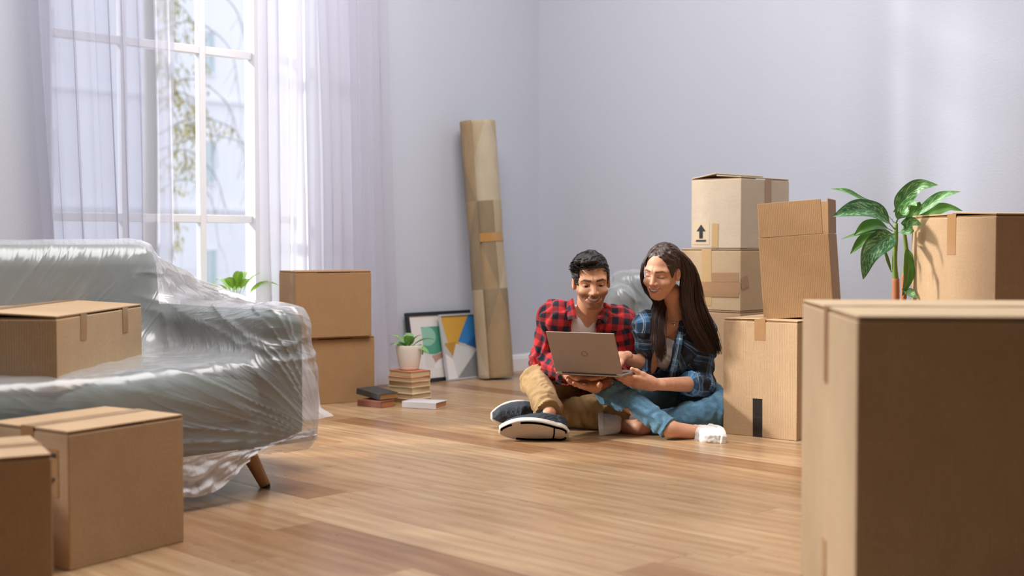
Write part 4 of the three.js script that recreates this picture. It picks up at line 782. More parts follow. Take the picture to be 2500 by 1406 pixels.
  [m1, m2].forEach((m, k) => {
    const shoe = part(person, 'shoe', flipTo(sp.upper, m), NAVY, k ? 'navy sneaker, the far one' : 'navy sneaker showing its pale sole');
    part(shoe, 'sole', flipTo(sp.sole, m), RUBBER);
    const rim = []; for (let i = 0; i <= 60; i++) { const a = i / 60 * 6.283, yy = 0.132 - Math.cos(a) * 0.132, w = sp.outline(clamp(yy, 0.001, 0.263)) - 0.006, s = Math.sin(a) >= 0 ? 1 : -1; rim.push([s * w + 0.012 * Math.sin(yy / 0.264 * 3.14), clamp(yy, 0.006, 0.258), -0.001, 0.0045]); }
    const arcs = [rim.slice(3, 22), rim.slice(30, 44), rim.slice(44, 58)].filter((q, i) => i !== 1), tread = [taperTube(rim.slice(0, 20), 6, 50, 1), taperTube(rim.slice(40, 61), 6, 50, 1), taperTube(rim.slice(22, 31), 6, 30, 1), taperTube([[-0.03, 0.055, -0.001, 0.003], [0.0, 0.052, -0.001, 0.003], [0.045, 0.055, -0.001, 0.003]], 6, 8)];
    part(shoe, 'tread', flipTo(merged(tread), m), TREAD);
    const laces = []; for (let i = 0; i < 4; i++) { const y = 0.135 + i * 0.02, z = 0.073 - i * 0.004; laces.push(taperTube([[-0.02, y, z - 0.006, 0.002], [0, y + 0.008, z + 0.002, 0.002], [0.02, y, z - 0.006, 0.002]], 5, 8)); }
    part(shoe, 'laces', flipTo(merged(laces), m), TREAD);
  });
}

// ---- the woman
{
  const { pos, J } = rigAt(1640);
  const person = thing('person', 'smiling long-haired woman in blue plaid shirt and ripped jeans sitting cross-legged', 'person', pos, -Math.PI / 4);
  const skin = '#d9a586', warm = '#c47c66';
  const hip = [J(1668, 900, -0.36)[0], 0.135, -0.36], waist = [J(1662, 900, -0.3)[0], 0.28, -0.30], chest = J(1652, 845, -0.16), neckB = J(1648, 787, -0.10), headC = J(1616, 664, 0.02);
  const S1 = J(1578, 795, -0.04), S2 = J(1716, 806, -0.15), E1 = J(1580, 892, -0.08), W1 = J(1520, 872, 0.02), E2 = J(1709, 938, -0.06), W2 = J(1598, 938, 0.15);
  const hipR = [hip[0] - 0.07, 0.125, -0.33], kneeR = J(1487, 949, 0.08), ankR = J(1636, 1047, 0.22), hipL = [hip[0] + 0.07, 0.12, -0.33], kneeL = J(1757, 1001, -0.02), ankL = J(1562, 1044, 0.08);
  const skull = mixp(headC, neckB, 0.02), nape = J(1640, 715, -0.035);
  const body = boneField([[hip, waist, 0.105, 0.092], [waist, chest, 0.092, 0.098], [chest, neckB, 0.092, 0.05], [neckB, nape, 0.042, 0.042], [S1, S2, 0.04, 0.04],
    [S1, E1, 0.036, 0.032], [E1, W1, 0.033, 0.023], [S2, E2, 0.037, 0.034], [E2, W2, 0.036, 0.0235], [hipR, kneeR, 0.068, 0.05], [kneeR, ankR, 0.047, 0.03], [hipL, kneeL, 0.068, 0.05], [kneeL, ankL, 0.046, 0.03]], 0.035);
  const ft1 = [ankR, J(1708, 1058, 0.17)], ft2 = [ankL, J(1494, 1040, -0.02)];
  const bodyF = (x, y, z) => { let d = body(x, y, z); for (const [a, b] of [ft1, ft2]) d = smin(d, sdBone(x, y, z, a, b, 0.031, 0.03), 0.02); return smin(d, Math.min(sdEll(x, y, z, [chest[0] - 0.06, chest[1] - 0.02, chest[2] + 0.07], [0.05, 0.05, 0.05]), sdEll(x, y, z, [chest[0] + 0.045, chest[1] - 0.02, chest[2] + 0.065], [0.05, 0.05, 0.05])), 0.03); };
  const bb = surface(bodyF, [-0.36, -0.02, -0.55], [0.34, 0.68, 0.42], 0.0095, { bend: 1.6 });
  const s0 = lin(skin), w0 = lin(warm); paint(bb, (x, y, z) => mix3(s0, w0, 0.2 + 0.2 * n3(x * 40, y * 40, z * 40) + 0.5 * smooth(0.06, 0.03, len3(x - kneeR[0] + 0.02, y - kneeR[1] - 0.03, z - kneeR[2] - 0.03))));
  const headO = { skin, warm, lip: '#bf6a62', brow: '#4a3224', slim: 0.97, chin: 0.85, lift: 7, gape: 0.0115, browWide: 0.0024, eyeOpen: false };
  const place = new THREE.Matrix4().makeTranslation(...headC).multiply(rotated(-0.60, 0.22, -0.10)).multiply(new THREE.Matrix4().makeScale(0.90, 0.87, 0.87));
  const head = headMesh(headO, place);
  const hand2 = handMesh({ skin, warm, at: W2, dir: [-0.93, 0.14, 0.16], palm: [0.15, 0.62, -0.75], curl: [0.16, 0.18, 0.22, 0.3], side: -1, thumb: [0.34, 0.02], thumbIn: -0.05, size: 0.93, spread: 0.03 });
  const hand1 = handMesh({ skin, warm, at: W1, dir: [-0.7, -0.1, 0.5], palm: [0, -1, 0.1], curl: [0.2, 0.25, 0.28, 0.3], side: 1, thumb: [0.7, 0.2], size: 0.92 });
  part(person, 'body', mergeGeometries([bb, head, hand1, hand2].map(tidy)), SKIN);
  // white top
  const topB = [[hip, waist, 0.114, 0.101], [waist, chest, 0.101, 0.108], [chest, neckB, 0.101, 0.058], [S1, S2, 0.042, 0.042]], top0 = boneField(topB, 0.045);
  const topF = (x, y, z) => {
    let d = smin(top0(x, y, z), Math.min(sdEll(x, y, z, [chest[0] - 0.06, chest[1] - 0.025, chest[2] + 0.072], [0.058, 0.058, 0.056]), sdEll(x, y, z, [chest[0] + 0.045, chest[1] - 0.025, chest[2] + 0.067], [0.058, 0.058, 0.056])), 0.035);
    d -= 0.003 * ridgeN(x * 9, y * 26 + x * 10, z * 8) * smooth(0.42, 0.34, y);
    return smax(d, y - (chest[1] + 0.022 + Math.abs(x - chest[0] + 0.01) * 0.55), 0.005);
  };
  part(person, 'tank_top', chartUV(surface(topF, [-0.3, 0.0, -0.55], [0.3, 0.55, 0.15], 0.009, { bend: 1.6 }), boneChart(topB)), TANK, 'white scoop-neck tank top');
  // shirt
  const sb = [[hip, waist, 0.135, 0.122, 0.05, 0], [waist, chest, 0.122, 0.124, 0.05, 0.17], [chest, neckB, 0.112, 0.062, 0.05, 0.36], [S1, S2, 0.055, 0.055, 0.05, 0], [S1, E1, 0.054, 0.052, 0.03, 0.0], [S2, E2, 0.056, 0.055, 0.03, 0.03], [E1, mixp(E1, W1, 0.35), 0.05, 0.046, 0.02, 0.1], [E2, mixp(E2, W2, 0.30), 0.055, 0.05, 0.02, 0.1]], sh0 = boneField(sb, 0.04);
  const c1 = mixp(E1, W1, 0.33), c2 = mixp(E2, W2, 0.28), d1 = V(...W1).sub(V(...E1)).normalize(), d2 = V(...W2).sub(V(...E2)).normalize();
  const shirtF = (x, y, z) => {
    const p = [x, y, z];
    let d = smin(sh0(x, y, z), Math.min(sdEll(x, y, z, [chest[0] - 0.06, chest[1] - 0.03, chest[2] + 0.078], [0.062, 0.066, 0.058]), sdEll(x, y, z, [chest[0] + 0.055, chest[1] - 0.03, chest[2] + 0.075], [0.066, 0.07, 0.06])), 0.035);
    d -= rings(p, S1, E1, 0.8, 90, 0.005, 0.4, 1) + rings(p, S2, E2, 0.85, 90, 0.006, 0.45, 3) + 0.005 * n3(x * 9, y * 7, z * 9) + 0.003 * ridgeN(x * 16 + y * 5, y * 5, z * 13);
    const xl = lerp(J(1592, 900, 0)[0], J(1608, 770, 0)[0], clamp((y - 0.26) / 0.2)), xr = lerp(J(1634, 930, 0)[0], J(1660, 800, 0)[0], clamp((y - 0.26) / 0.17)), cx = (xl + xr) / 2, hwid = (xr - xl) / 2 + 0.003 * Math.sin(y * 50);
    d = smax(d, -Math.max(Math.abs(x - cx) - hwid, chest[2] + 0.01 - z), 0.006);
    d = smax(d, -sdBone(x, y, z, neckB, nape, 0.052, 0.056), 0.008);
    const k1 = sdBone(x, y, z, E1, W1, 0.05, 0.05) < sdBone(x, y, z, S1, E1, 0.05, 0.05) - 0.004 && sdBone(x, y, z, E1, W1, 0.05, 0.05) < 0.035 ? V(x, y, z).sub(V(...c1)).dot(d1) : -1, k2 = sdBone(x, y, z, E2, W2, 0.05, 0.05) < sdBone(x, y, z, S2, E2, 0.05, 0.05) - 0.004 && sdBone(x, y, z, E2, W2, 0.05, 0.05) < 0.035 ? V(x, y, z).sub(V(...c2)).dot(d2) : -1;
    d = smax(d, Math.max(k1, k2), 0.004);
    return Math.max(d, 0.085 - y) * 0.85;
  };
  part(person, 'shirt', chartUV(surface(shirtF, [-0.32, 0.05, -0.55], [0.34, 0.6, 0.2], 0.0072, { bend: 1.7 }), boneChart(sb)), SHIRT_BLUE, 'blue, black and white plaid shirt with rolled sleeves');
  const bar = (name, g, m, l) => part(person, name, g, m, l);
  const edge = (pts, w, r) => taperTube(pts.map((q) => [...J(...q), w]), 8, 18, r);
  bar('placket', merged([edge([[1662, 800, -0.045], [1659, 830, -0.005], [1652, 870, 0.0], [1641, 915, -0.03], [1636, 940, -0.06]], 0.013, 0.35)]), SHIRT_BLUE);
  for (const [x, y, z] of [[1663, 797, -0.03], [1660, 828, 0.012]]) { const b = bar('button', new THREE.SphereGeometry(0.0048, 10, 8).scale(1, 1, 0.5), std({ color: '#e6e6e2', roughness: 0.25 })); b.position.set(...J(x, y, z)); }
  const wing = (pts) => { const [a, b, c, e] = pts.map((q) => V(...J(...q))); return drape((u, v) => { const q = a.clone().lerp(b, u).lerp(e.clone().lerp(c, u), v); q.z += 0.01 * Math.sin(v * 3.14); return [q.x, q.y, q.z]; }, 10, 8, 0.09, 0.05); };
  for (const w of [wing([[1664, 770, -0.06], [1655, 796, -0.03], [1672, 800, -0.035], [1686, 782, -0.07]]), wing([[1610, 772, -0.05], [1606, 800, -0.01], [1592, 796, -0.01], [1590, 778, -0.05]])]) bar('collar_wing', w, SHIRT_BLUE);
  bar('necklace', merged([taperTube([[1668, 768, -0.06], [1658, 782, -0.042], [1648, 788, -0.034], [1640, 786, -0.034], [1628, 778, -0.036]].map((q) => [...J(...q), 0.0012]), 5, 20), new THREE.SphereGeometry(0.0045, 8, 6).scale(1, 1.6, 0.5).translate(...J(1646, 791, -0.03))]), std({ color: '#d8d2c8', metalness: 0.9, roughness: 0.2 }));
  // jeans, torn at the knee
  const jb = [[hip, [hip[0], 0.16, -0.34], 0.118, 0.112, 0.05, 0], [hipR, kneeR, 0.082, 0.058, 0.05, 0], [kneeR, ankR, 0.056, 0.043, 0.03, 0.1], [hipL, kneeL, 0.084, 0.066, 0.05, 0], [kneeL, ankL, 0.063, 0.046, 0.03, 0.1]], j0 = boneField(jb, 0.035);
  const tearC = [kneeR[0] - 0.03, kneeR[1] + 0.034, kneeR[2] + 0.035], aR = V(...ankR).sub(V(...kneeR)).normalize(), aL = V(...ankL).sub(V(...kneeL)).normalize();
  const tearF = (x, y, z) => sdEll(x, y, z, tearC, [0.05, 0.033, 0.05]) + 0.006 * n3(x * 45, y * 45, z * 45);
  const jF = (x, y, z) => {
    const p = [x, y, z];
    let d = j0(x, y, z) - rings(p, kneeR, ankR, 0.1, 90, 0.004, 0.35, 5) - rings(p, kneeR, ankR, 0.8, 130, 0.003, 0.2, 9) - rings(p, hipL, kneeL, 0.9, 120, 0.005, 0.18, 6) - rings(p, kneeL, ankL, 0.1, 100, 0.005, 0.3, 7) - 0.003 * n3(x * 11, y * 11, z * 11) - 0.0018 * ridgeN(x * 22, y * 14, z * 22);
    d = smax(d, len3(x - ankR[0], y - ankR[1], z - ankR[2]) < 0.12 ? V(x, y, z).sub(V(...ankR)).dot(aR) + 0.006 : -1, 0.003);
    d = smax(d, len3(x - ankL[0], y - ankL[1], z - ankL[2]) < 0.12 ? V(x, y, z).sub(V(...ankL)).dot(aL) + 0.035 : -1, 0.003);
    return Math.max(smax(d, -tearF(x, y, z), 0.003), 0.003 - y) * 0.85;
  };
  bar('jeans', chartUV(surface(jF, [-0.38, -0.01, -0.55], [0.34, 0.36, 0.36], 0.0072, { bend: 1.7 }), boneChart(jb)), DENIM, 'washed blue jeans torn open at the raised knee');
  const cuffAt = (at, ax, r, off) => { const g = new THREE.TorusGeometry(r, 0.0018, 8, 40).applyQuaternion(new THREE.Quaternion().setFromUnitVectors(V(0, 0, 1), ax)); const c = V(...at).addScaledVector(ax, off); return g.translate(c.x, c.y, c.z); };
  bar('hem', merged([cuffAt(ankR, aR, 0.0445, -0.01)]), cloth({ color: '#6f9cbc', roughness: 0.95 }));
  { const R = seeded(5), list = []; for (let k = 0; k < 260; k++) { const th = R() * 6.283, ph = R() * 3.14, n = V(Math.sin(ph) * Math.cos(th), Math.cos(ph), Math.sin(ph) * Math.sin(th)); const q = V(tearC[0] + n.x * 0.05, tearC[1] + n.y * 0.033, tearC[2] + n.z * 0.05); if (Math.abs(j0(q.x, q.y, q.z)) > 0.006) continue; const t = V(tearC[0], q.y, tearC[2]).sub(q).multiplyScalar(0.18 + R() * 0.2), e = q.clone().add(t).add(V((R() - 0.5) * 0.01, (R() - 0.5) * 0.012, 0.004)); list.push(taperTube([[q.x, q.y, q.z, 0.0012], [(q.x + e.x) / 2, (q.y + e.y) / 2 + 0.002, (q.z + e.z) / 2 + 0.002, 0.001], [e.x, e.y, e.z, 0.0005]], 4, 4)); } if (list.length) bar('frayed_threads', merged(list), cloth({ color: '#dfe3e6' })); }
  // white slip-on shoes
  const sp = shoeParts({ length: 0.215, width: 0.1, heelHigh: 0.1, toeHigh: 0.088, openTo: 0.25 }), WHITE = cloth({ color: '#dcdad8', roughness: 0.8 }), RUB = std({ color: '#dedad2', roughness: 0.6 });
  const m1 = footFrame(J(1737, 1054, 0.10), [0.12, 0.0, 1], [-1, 0.12, 0.1], 1), m2 = footFrame(J(1466, 1036, -0.10), [-0.1, 0.0, 1], [1, 0.1, 0.1], 1);
  [m1, m2].forEach((m, k) => { const shoe = bar('shoe', flipTo(sp.upper, m), WHITE); part(shoe, 'sole', flipTo(sp.sole, m), RUB); });
  // long hair: a cap on the skull, then falls of strands
  const hairF = (x, y, z) => {
    const flow = 0.0028 * ridgeN(x * 30, (y + z * 0.8) * 9, z * 30 - y * 12);
    let d = sdEll(x, y, z, [0, 0.034, -0.026], [0.083, 0.1, 0.103]) - flow;
    d = smax(d, -sdEll(x, y, z, [0.0, -0.04, 0.094], [0.079, 0.138, 0.098]), 0.006);
    d = smax(d, -sdEll(Math.abs(x), y, z, [0.085, -0.012, -0.006], [0.035, 0.04, 0.026]), 0.006);
    return smax(d, -0.085 - y, 0.01) * 0.85;
  };
  bar('hair', surface(hairF, [-0.12, -0.12, -0.16], [0.12, 0.16, 0.12], 0.003, { bend: 1.8 }).applyMatrix4(place), HAIR_BROWN, 'long straight dark brown hair');
  const H = (pts) => pts.map(([x, y, z]) => J(x, y, z));
  const fallRight = [
    H([[1614, 598, 0.03], [1650, 618, 0.055], [1672, 652, 0.015], [1670, 700, 0.0], [1672, 750, 0.0], [1694, 800, 0.0], [1730, 858, -0.01]]),
    H([[1622, 594, 0.0], [1662, 620, 0.03], [1684, 660, 0.0], [1684, 715, -0.01], [1694, 770, 0.0], [1718, 820, -0.01], [1746, 868, -0.03]]),
    H([[1630, 594, -0.03], [1672, 624, -0.02], [1694, 670, -0.03], [1700, 725, -0.04], [1718, 780, -0.04], [1738, 825, -0.06], [1752, 866, -0.07]]),
    H([[1636, 596, -0.06], [1676, 628, -0.06], [1700, 680, -0.07], [1712, 735, -0.08], [1734, 785, -0.09], [1749, 828, -0.1], [1756, 862, -0.11]])];
  const fallLeft = [
    H([[1606, 600, 0.05], [1578, 630, 0.045], [1568, 668, 0.03], [1578, 705, 0.0], [1602, 735, -0.01], [1604, 790, 0.04], [1606, 840, 0.06], [1612, 884, 0.055]]),
    H([[1608, 598, 0.04], [1574, 632, 0.03], [1566, 672, 0.01], [1580, 715, -0.03], [1606, 745, -0.02], [1612, 795, 0.035], [1616, 845, 0.055], [1620, 880, 0.05]])];
  const behind = [
    H([[1650, 660, -0.02], [1664, 690, -0.01], [1666, 730, 0.005], [1672, 775, 0.012], [1690, 822, 0.008], [1716, 862, 0.0]]),
    H([[1660, 655, -0.03], [1678, 690, -0.03], [1682, 735, -0.02], [1690, 780, -0.01], [1708, 825, -0.01], [1732, 866, -0.02]]),
    H([[1640, 670, -0.09], [1640, 715, -0.1], [1632, 760, -0.1], [1640, 800, -0.12], [1660, 840, -0.13], [1680, 870, -0.13]]),
    H([[1620, 680, -0.08], [1606, 720, -0.09], [1596, 760, -0.09], [1600, 790, -0.1], [1620, 820, -0.11], [1640, 850, -0.12]])];
  const lock = [
    H([[1628, 700, -0.05], [1612, 735, -0.02], [1598, 765, 0.02], [1594, 810, 0.045], [1598, 850, 0.06], [1608, 886, 0.055]]),
    H([[1636, 705, -0.06], [1618, 742, -0.03], [1610, 775, 0.015], [1608, 815, 0.045], [1612, 850, 0.06], [1616, 886, 0.055]]),
    H([[1640, 710, -0.06], [1626, 745, -0.045], [1622, 780, 0.0], [1621, 820, 0.04], [1622, 850, 0.055], [1622, 878, 0.055]])];
  bar('hair_falls', merged([strands(behind.slice(0, 2), 300, 37, { loose: 0.012, thick: 0.02, ragged: 0.1 }), strands(behind.slice(2), 160, 39, { loose: 0.02, thick: 0.03, radius: 0.003 }), strands(fallRight, 900, 31, { loose: 0.03, thick: 0.05, ragged: 0.12 }), strands(fallLeft, 80, 33, { loose: 0.008, thick: 0.01, radius: 0.0018, steps: 9 }), strands(lock, 280, 35, { loose: 0.016, thick: 0.02, ragged: 0.2, radius: 0.0019 })]), HAIR_BROWN);
}

// ------------------------------------------------------------------ laptop
{
  const bl = room(level(1357, 911, 5.03)), br = room(level(1521, 911, 4.91)); br.y = bl.y = (bl.y + br.y) / 2;
  const ex = br.clone().sub(bl), w = ex.length(); ex.normalize();
  const out = V(-ex.z, 0, ex.x), tl = room(level(1333, 813, 4.945)), up0 = tl.sub(bl), h = 0.192;                        // out: away from the users
  const up = up0.addScaledVector(ex, -up0.dot(ex)).normalize();
  const alu = phys({ color: '#94867a', metalness: 0.55, roughness: 0.38 }), dark = std({ color: '#1a1b1e', roughness: 0.5 });
  const t = thing('laptop', 'thin silver-bronze laptop with a ring emblem held by the couple', 'laptop', bl.clone().add(br).multiplyScalar(0.5));
  const back = out.clone().negate();
  const lidM = new THREE.Matrix4().makeBasis(ex, up, ex.clone().cross(up)), baseM = new THREE.Matrix4().makeBasis(ex, back, ex.clone().cross(back));
  const lidN = ex.clone().cross(up); const face = lidN.dot(out) > 0 ? 1 : -1, topS = ex.clone().cross(back).y > 0 ? 1 : -1;
  const mk = (name, g, m, M, l, parent = t) => part(parent, name, g.applyMatrix4(M), m, l);
  const lid = mk('lid', new RoundedBoxGeometry(w, h, 0.006, 3, 0.0028).translate(0, h / 2 + 0.002, 0), alu, lidM);
  mk('emblem', new THREE.TorusGeometry(0.0115, 0.0009, 8, 48).scale(1, 1, 0.5).translate(0, h * 0.5, face * 0.0031), std({ color: '#5e5143', metalness: 0.6, roughness: 0.3 }), lidM, 'dark ring emblem', lid);
  mk('screen', new RoundedBoxGeometry(w - 0.012, h - 0.016, 0.001, 1, 0.0004).translate(0, h / 2 + 0.004, -face * 0.0032), std({ color: '#0e1013', roughness: 0.15 }), lidM, undefined, lid);
  mk('hinge', new THREE.CylinderGeometry(0.004, 0.004, w * 0.8, 12).rotateZ(Math.PI / 2), dark, lidM);
  const base = mk('base', new RoundedBoxGeometry(w, 0.2, 0.011, 3, 0.0045).translate(0, 0.1, -topS * 0.006), alu, baseM);
  mk('keyboard', new RoundedBoxGeometry(w - 0.03, 0.095, 0.0012, 1, 0.0005).translate(0, 0.065, topS * 0.0002), dark, baseM, undefined, base);
  mk('touchpad', new RoundedBoxGeometry(0.1, 0.06, 0.0008, 1, 0.0003).translate(0, 0.155, topS * 0.0002), std({ color: '#8d7f70', metalness: 0.5, roughness: 0.4 }), baseM, undefined, base);
}

// ------------------------------------------------------------------ rolled carpet leaning in the corner
{
  const lo = room(level(1213, 921, 7.22)), hi = room(level(1167, 297, 7.26)); lo.y = 0.012;
  const dir = hi.clone().sub(lo), L = dir.length(); dir.normalize();
  const R0 = 0.104, pts = [], pin = [], N = 150, turns = 2.35;
  const rad = (a) => (R0 - 0.0105 * (a / 6.283)) * (1 + 0.03 * Math.sin(a * 2 + 0.7) + 0.02 * Math.sin(a * 3));
  for (let i = 0; i <= N; i++) { const a = i / N * turns * 6.283, r = rad(a) + (i < 14 ? 0.011 * (1 - i / 14) : 0); pts.push([Math.cos(a) * r, Math.sin(a) * r]); pin.push([Math.cos(a) * (r - 0.008), Math.sin(a) * (r - 0.008)]); }
  const loop = [...pts, ...pin.reverse()], per = [0]; for (let i = 1; i < loop.length; i++) per.push(per[i - 1] + Math.hypot(loop[i][0] - loop[i - 1][0], loop[i][1] - loop[i - 1][1]));
  const NV = 60, pos = [], uv = [], idx = [], n = loop.length;
  for (let j = 0; j <= NV; j++) { const y = j / NV * L, sq = 1 - 0.05 * Math.exp(-Math.pow((y - L * 0.545) / 0.1, 2)); for (let i = 0; i <= n; i++) { const k = i % n, wob = 1 + 0.012 * n2(loop[k][0] * 9, y * 3); pos.push(loop[k][0] * sq * wob, y, loop[k][1] * sq * wob); uv.push(per[Math.min(i, n - 1)], y); } }
  for (let j = 0; j < NV; j++) for (let i = 0; i < n; i++) { const a = j * (n + 1) + i, b = a + n + 1; idx.push(a, b, a + 1, a + 1, b, b + 1); }
  // the two spiral ends
  for (const [row, flip] of [[0, 0], [NV, 1]]) for (let i = 0; i < N; i++) { const o = row * (n + 1), a = o + i, b = o + i + 1, c = o + n - 1 - i, d = o + n - 2 - i; flip ? idx.push(a, c, b, b, c, d) : idx.push(a, b, c, b, d, c); }
  const g = new THREE.BufferGeometry(); g.setAttribute('position', new THREE.Float32BufferAttribute(pos, 3)); g.setAttribute('uv', new THREE.Float32BufferAttribute(uv, 2)); g.setIndex(idx); g.computeVertexNormals();
  const tex = texture(512, 1024, [0.72, 1.5], (x, y) => {
    const w = tileNoise(x, y, 0.72, 1.5, 300, 300, 81) * 9, q = tileNoise(x, y, 0.72, 1.5, 16, 6, 83) * 7, f = (t) => t - Math.floor(t);
    const cu = x / 0.36, cv = y / 0.5, row = Math.floor(cv), fx = f(cu + row * 0.5), fy = f(cv), up = fy < 1 - 2 * Math.abs(fx - 0.5), k = (row * 3 + Math.floor(cu + row * 0.5) * 5 + (up ? 2 : 0)) % 4;
    return [[192, 173, 143], [154, 135, 108], [202, 187, 162], [174, 148, 113]][k].map((v) => v + w + q);
  });
  const t = thing('rolled_carpet', 'tall beige rolled carpet bound with tape leaning in the room corner', 'carpet', lo);
  t.quaternion.setFromUnitVectors(V(0, 1, 0), dir); t.rotateY(3.58);
  part(t, 'carpet_roll', g, std({ map: tex, roughness: 0.95, bumpMap: fabricBump, bumpScale: 0.0015, side: THREE.DoubleSide }));
  const band = new THREE.CylinderGeometry(R0 * 0.99, R0 * 0.99, 0.05, 60, 1, true); const bp = band.attributes.position;
  for (let i = 0; i < bp.count; i++) { const a = Math.atan2(bp.getZ(i), bp.getX(i)); let k = a; while (k < 0) k += 6.283; const r = rad(k) * 0.95 + 0.003; bp.setX(i, Math.cos(a) * r); bp.setZ(i, Math.sin(a) * r); }
  band.computeVertexNormals(); part(t, 'tape', band.translate(0, L * 0.545, 0), phys({ color: '#b98a54', roughness: 0.25, clearcoat: 0.6, side: THREE.DoubleSide }));
}

// ------------------------------------------------------------------ framed prints against the wall
{
  const canvas = (w, h, draw) => { const c = document.createElement('canvas'); c.width = w; c.height = h; draw(c.getContext('2d'), w, h); const t = new THREE.CanvasTexture(c); t.colorSpace = THREE.SRGBColorSpace; return t; };
  const poly = (g, col, pts) => { g.fillStyle = col; g.beginPath(); pts.forEach(([x, y], i) => i ? g.lineTo(x, y) : g.moveTo(x, y)); g.closePath(); g.fill(); };
  const disc = (g, col, x, y, r) => { g.fillStyle = col; g.beginPath(); g.arc(x, y, r, 0, 7); g.fill(); };
  function picture(label, l, r, top, bar, depth, barMat, art, mat) {
    const w = r - l, turn = 0, base = V((l + r) / 2, 0.001, top.z);
    const t = thing('framed_print', label, 'picture', base, turn); const h = top.h; t.rotation.order = 'YXZ'; t.rotation.x = -top.lean;
    for (const s of [-1, 1]) { part(t, 'frame_bar', box(w, bar, depth, 0, h / 2 + s * (h - bar) / 2, 0, 0.0015), barMat); part(t, 'frame_bar', box(bar, h - 2 * bar, depth, s * (w - bar) / 2, h / 2, 0, 0.0015), barMat); }
    part(t, 'backing', box(w - bar, h - bar, 0.004, 0, h / 2, -depth / 2 + 0.003), CARD_INNER);
    const p = new THREE.PlaneGeometry(w - 2 * bar, h - 2 * bar).translate(0, h / 2, depth / 2 - 0.007); part(t, 'print', p, std({ map: art, roughness: 0.6 }));
    part(t, 'glass', new THREE.PlaneGeometry(w - 2 * bar, h - 2 * bar).translate(0, h / 2, depth / 2 - 0.004), PANE);
    return t;
  }
  const art1 = canvas(512, 512, (g, w, h) => {
    g.fillStyle = '#e2dcd8'; g.fillRect(0, 0, w, h); g.save(); g.beginPath(); g.rect(90, 92, 340, 340); g.clip();
    g.fillStyle = '#d9d2cf'; g.fillRect(90, 92, 340, 340); g.fillStyle = '#79b49c'; g.fillRect(90, 92, 130, 210); g.fillStyle = '#3f8f78'; g.fillRect(205, 92, 225, 160); disc(g, '#4d9a80', 170, 190, 130); disc(g, '#8cc0aa', 130, 170, 78);
    poly(g, '#5c6684', [[300, 160], [430, 120], [430, 330], [330, 300]]); poly(g, '#d79a94', [[260, 270], [360, 330], [300, 400], [220, 340]]); poly(g, '#b98f86', [[150, 330], [250, 310], [260, 380], [180, 400]]); disc(g, '#eae6e4', 270, 470, 120); g.restore();
  });
  const art2 = canvas(400, 512, (g, w, h) => {
    g.fillStyle = '#bdbab9'; g.fillRect(0, 0, w, h); poly(g, '#d0a03e', [[0, 0], [250, 0], [110, 300], [60, 330]]); poly(g, '#b98a34', [[0, 220], [120, 215], [70, 330]]); poly(g, '#2f7fc0', [[255, 0], [400, 0], [400, 300], [130, 215]]); poly(g, '#225f9c', [[400, 120], [400, 330], [200, 240]]);
    poly(g, '#cfd0d2', [[110, 230], [290, 295], [90, 500], [50, 380]]); poly(g, '#85878c', [[290, 300], [400, 330], [400, 512], [90, 512]]); poly(g, '#e6e4e2', [[0, 300], [70, 360], [90, 512], [0, 512]]);
  });
  picture('black framed abstract print with green circle shapes, behind the other print', -1.095, -0.61, { h: 0.392, lean: 0.2, z: 0.105 }, 0.02, 0.02, std({ color: '#1c2225', roughness: 0.4 }), art1);
  picture('pale framed abstract print with blue and yellow triangles, beside the rolled carpet', -0.885, -0.53, { h: 0.375, lean: 0.19, z: 0.14 }, 0.01, 0.016, std({ color: '#c8c9ce', roughness: 0.35, metalness: 0.3 }), art2);
}

// ------------------------------------------------------------------ books
function book(label, o, group) {
  const { w, h, d, pos, turn, cover, tilt = 0, page = '#d9bf9a' } = o;                                            // w along the spine, d from spine to fore-edge
  const t = thing('book', label, 'book', pos, turn, group); t.rotation.order = 'YXZ'; t.rotation.z = tilt;
  const c = std({ color: cover, roughness: o.gloss ? 0.3 : 0.6 }), th = 0.0022;
  part(t, 'cover_board', box(w, th, d, 0, th / 2, 0, 0.0008), c); part(t, 'cover_board', box(w, th, d, 0, h - th / 2, 0, 0.0008), c);
  const sp = new THREE.CylinderGeometry(h / 2, h / 2, w, 14, 1, false, 0, Math.PI).scale(1, 1, 0.5).rotateY(0); sp.rotateZ(Math.PI / 2).rotateX(0);
  part(t, 'spine', box(w, h - 0.0005, 0.004, 0, h / 2, d / 2 - 0.001, 0.0015), c);
  const leaves = []; const n = Math.max(3, Math.round((h - 2 * th) / 0.0022)); for (let i = 0; i < n; i++) leaves.push(box(w - 0.006 - 0.0012 * ((i * 7) % 3), (h - 2 * th) / n * 0.92, d - 0.008, 0, th + (i + 0.5) * (h - 2 * th) / n, 0.001 - 0.0005 * ((i * 5) % 3)));
  part(t, 'page_block', merged(leaves), std({ color: page, roughness: 0.85 }));
  return t;
}
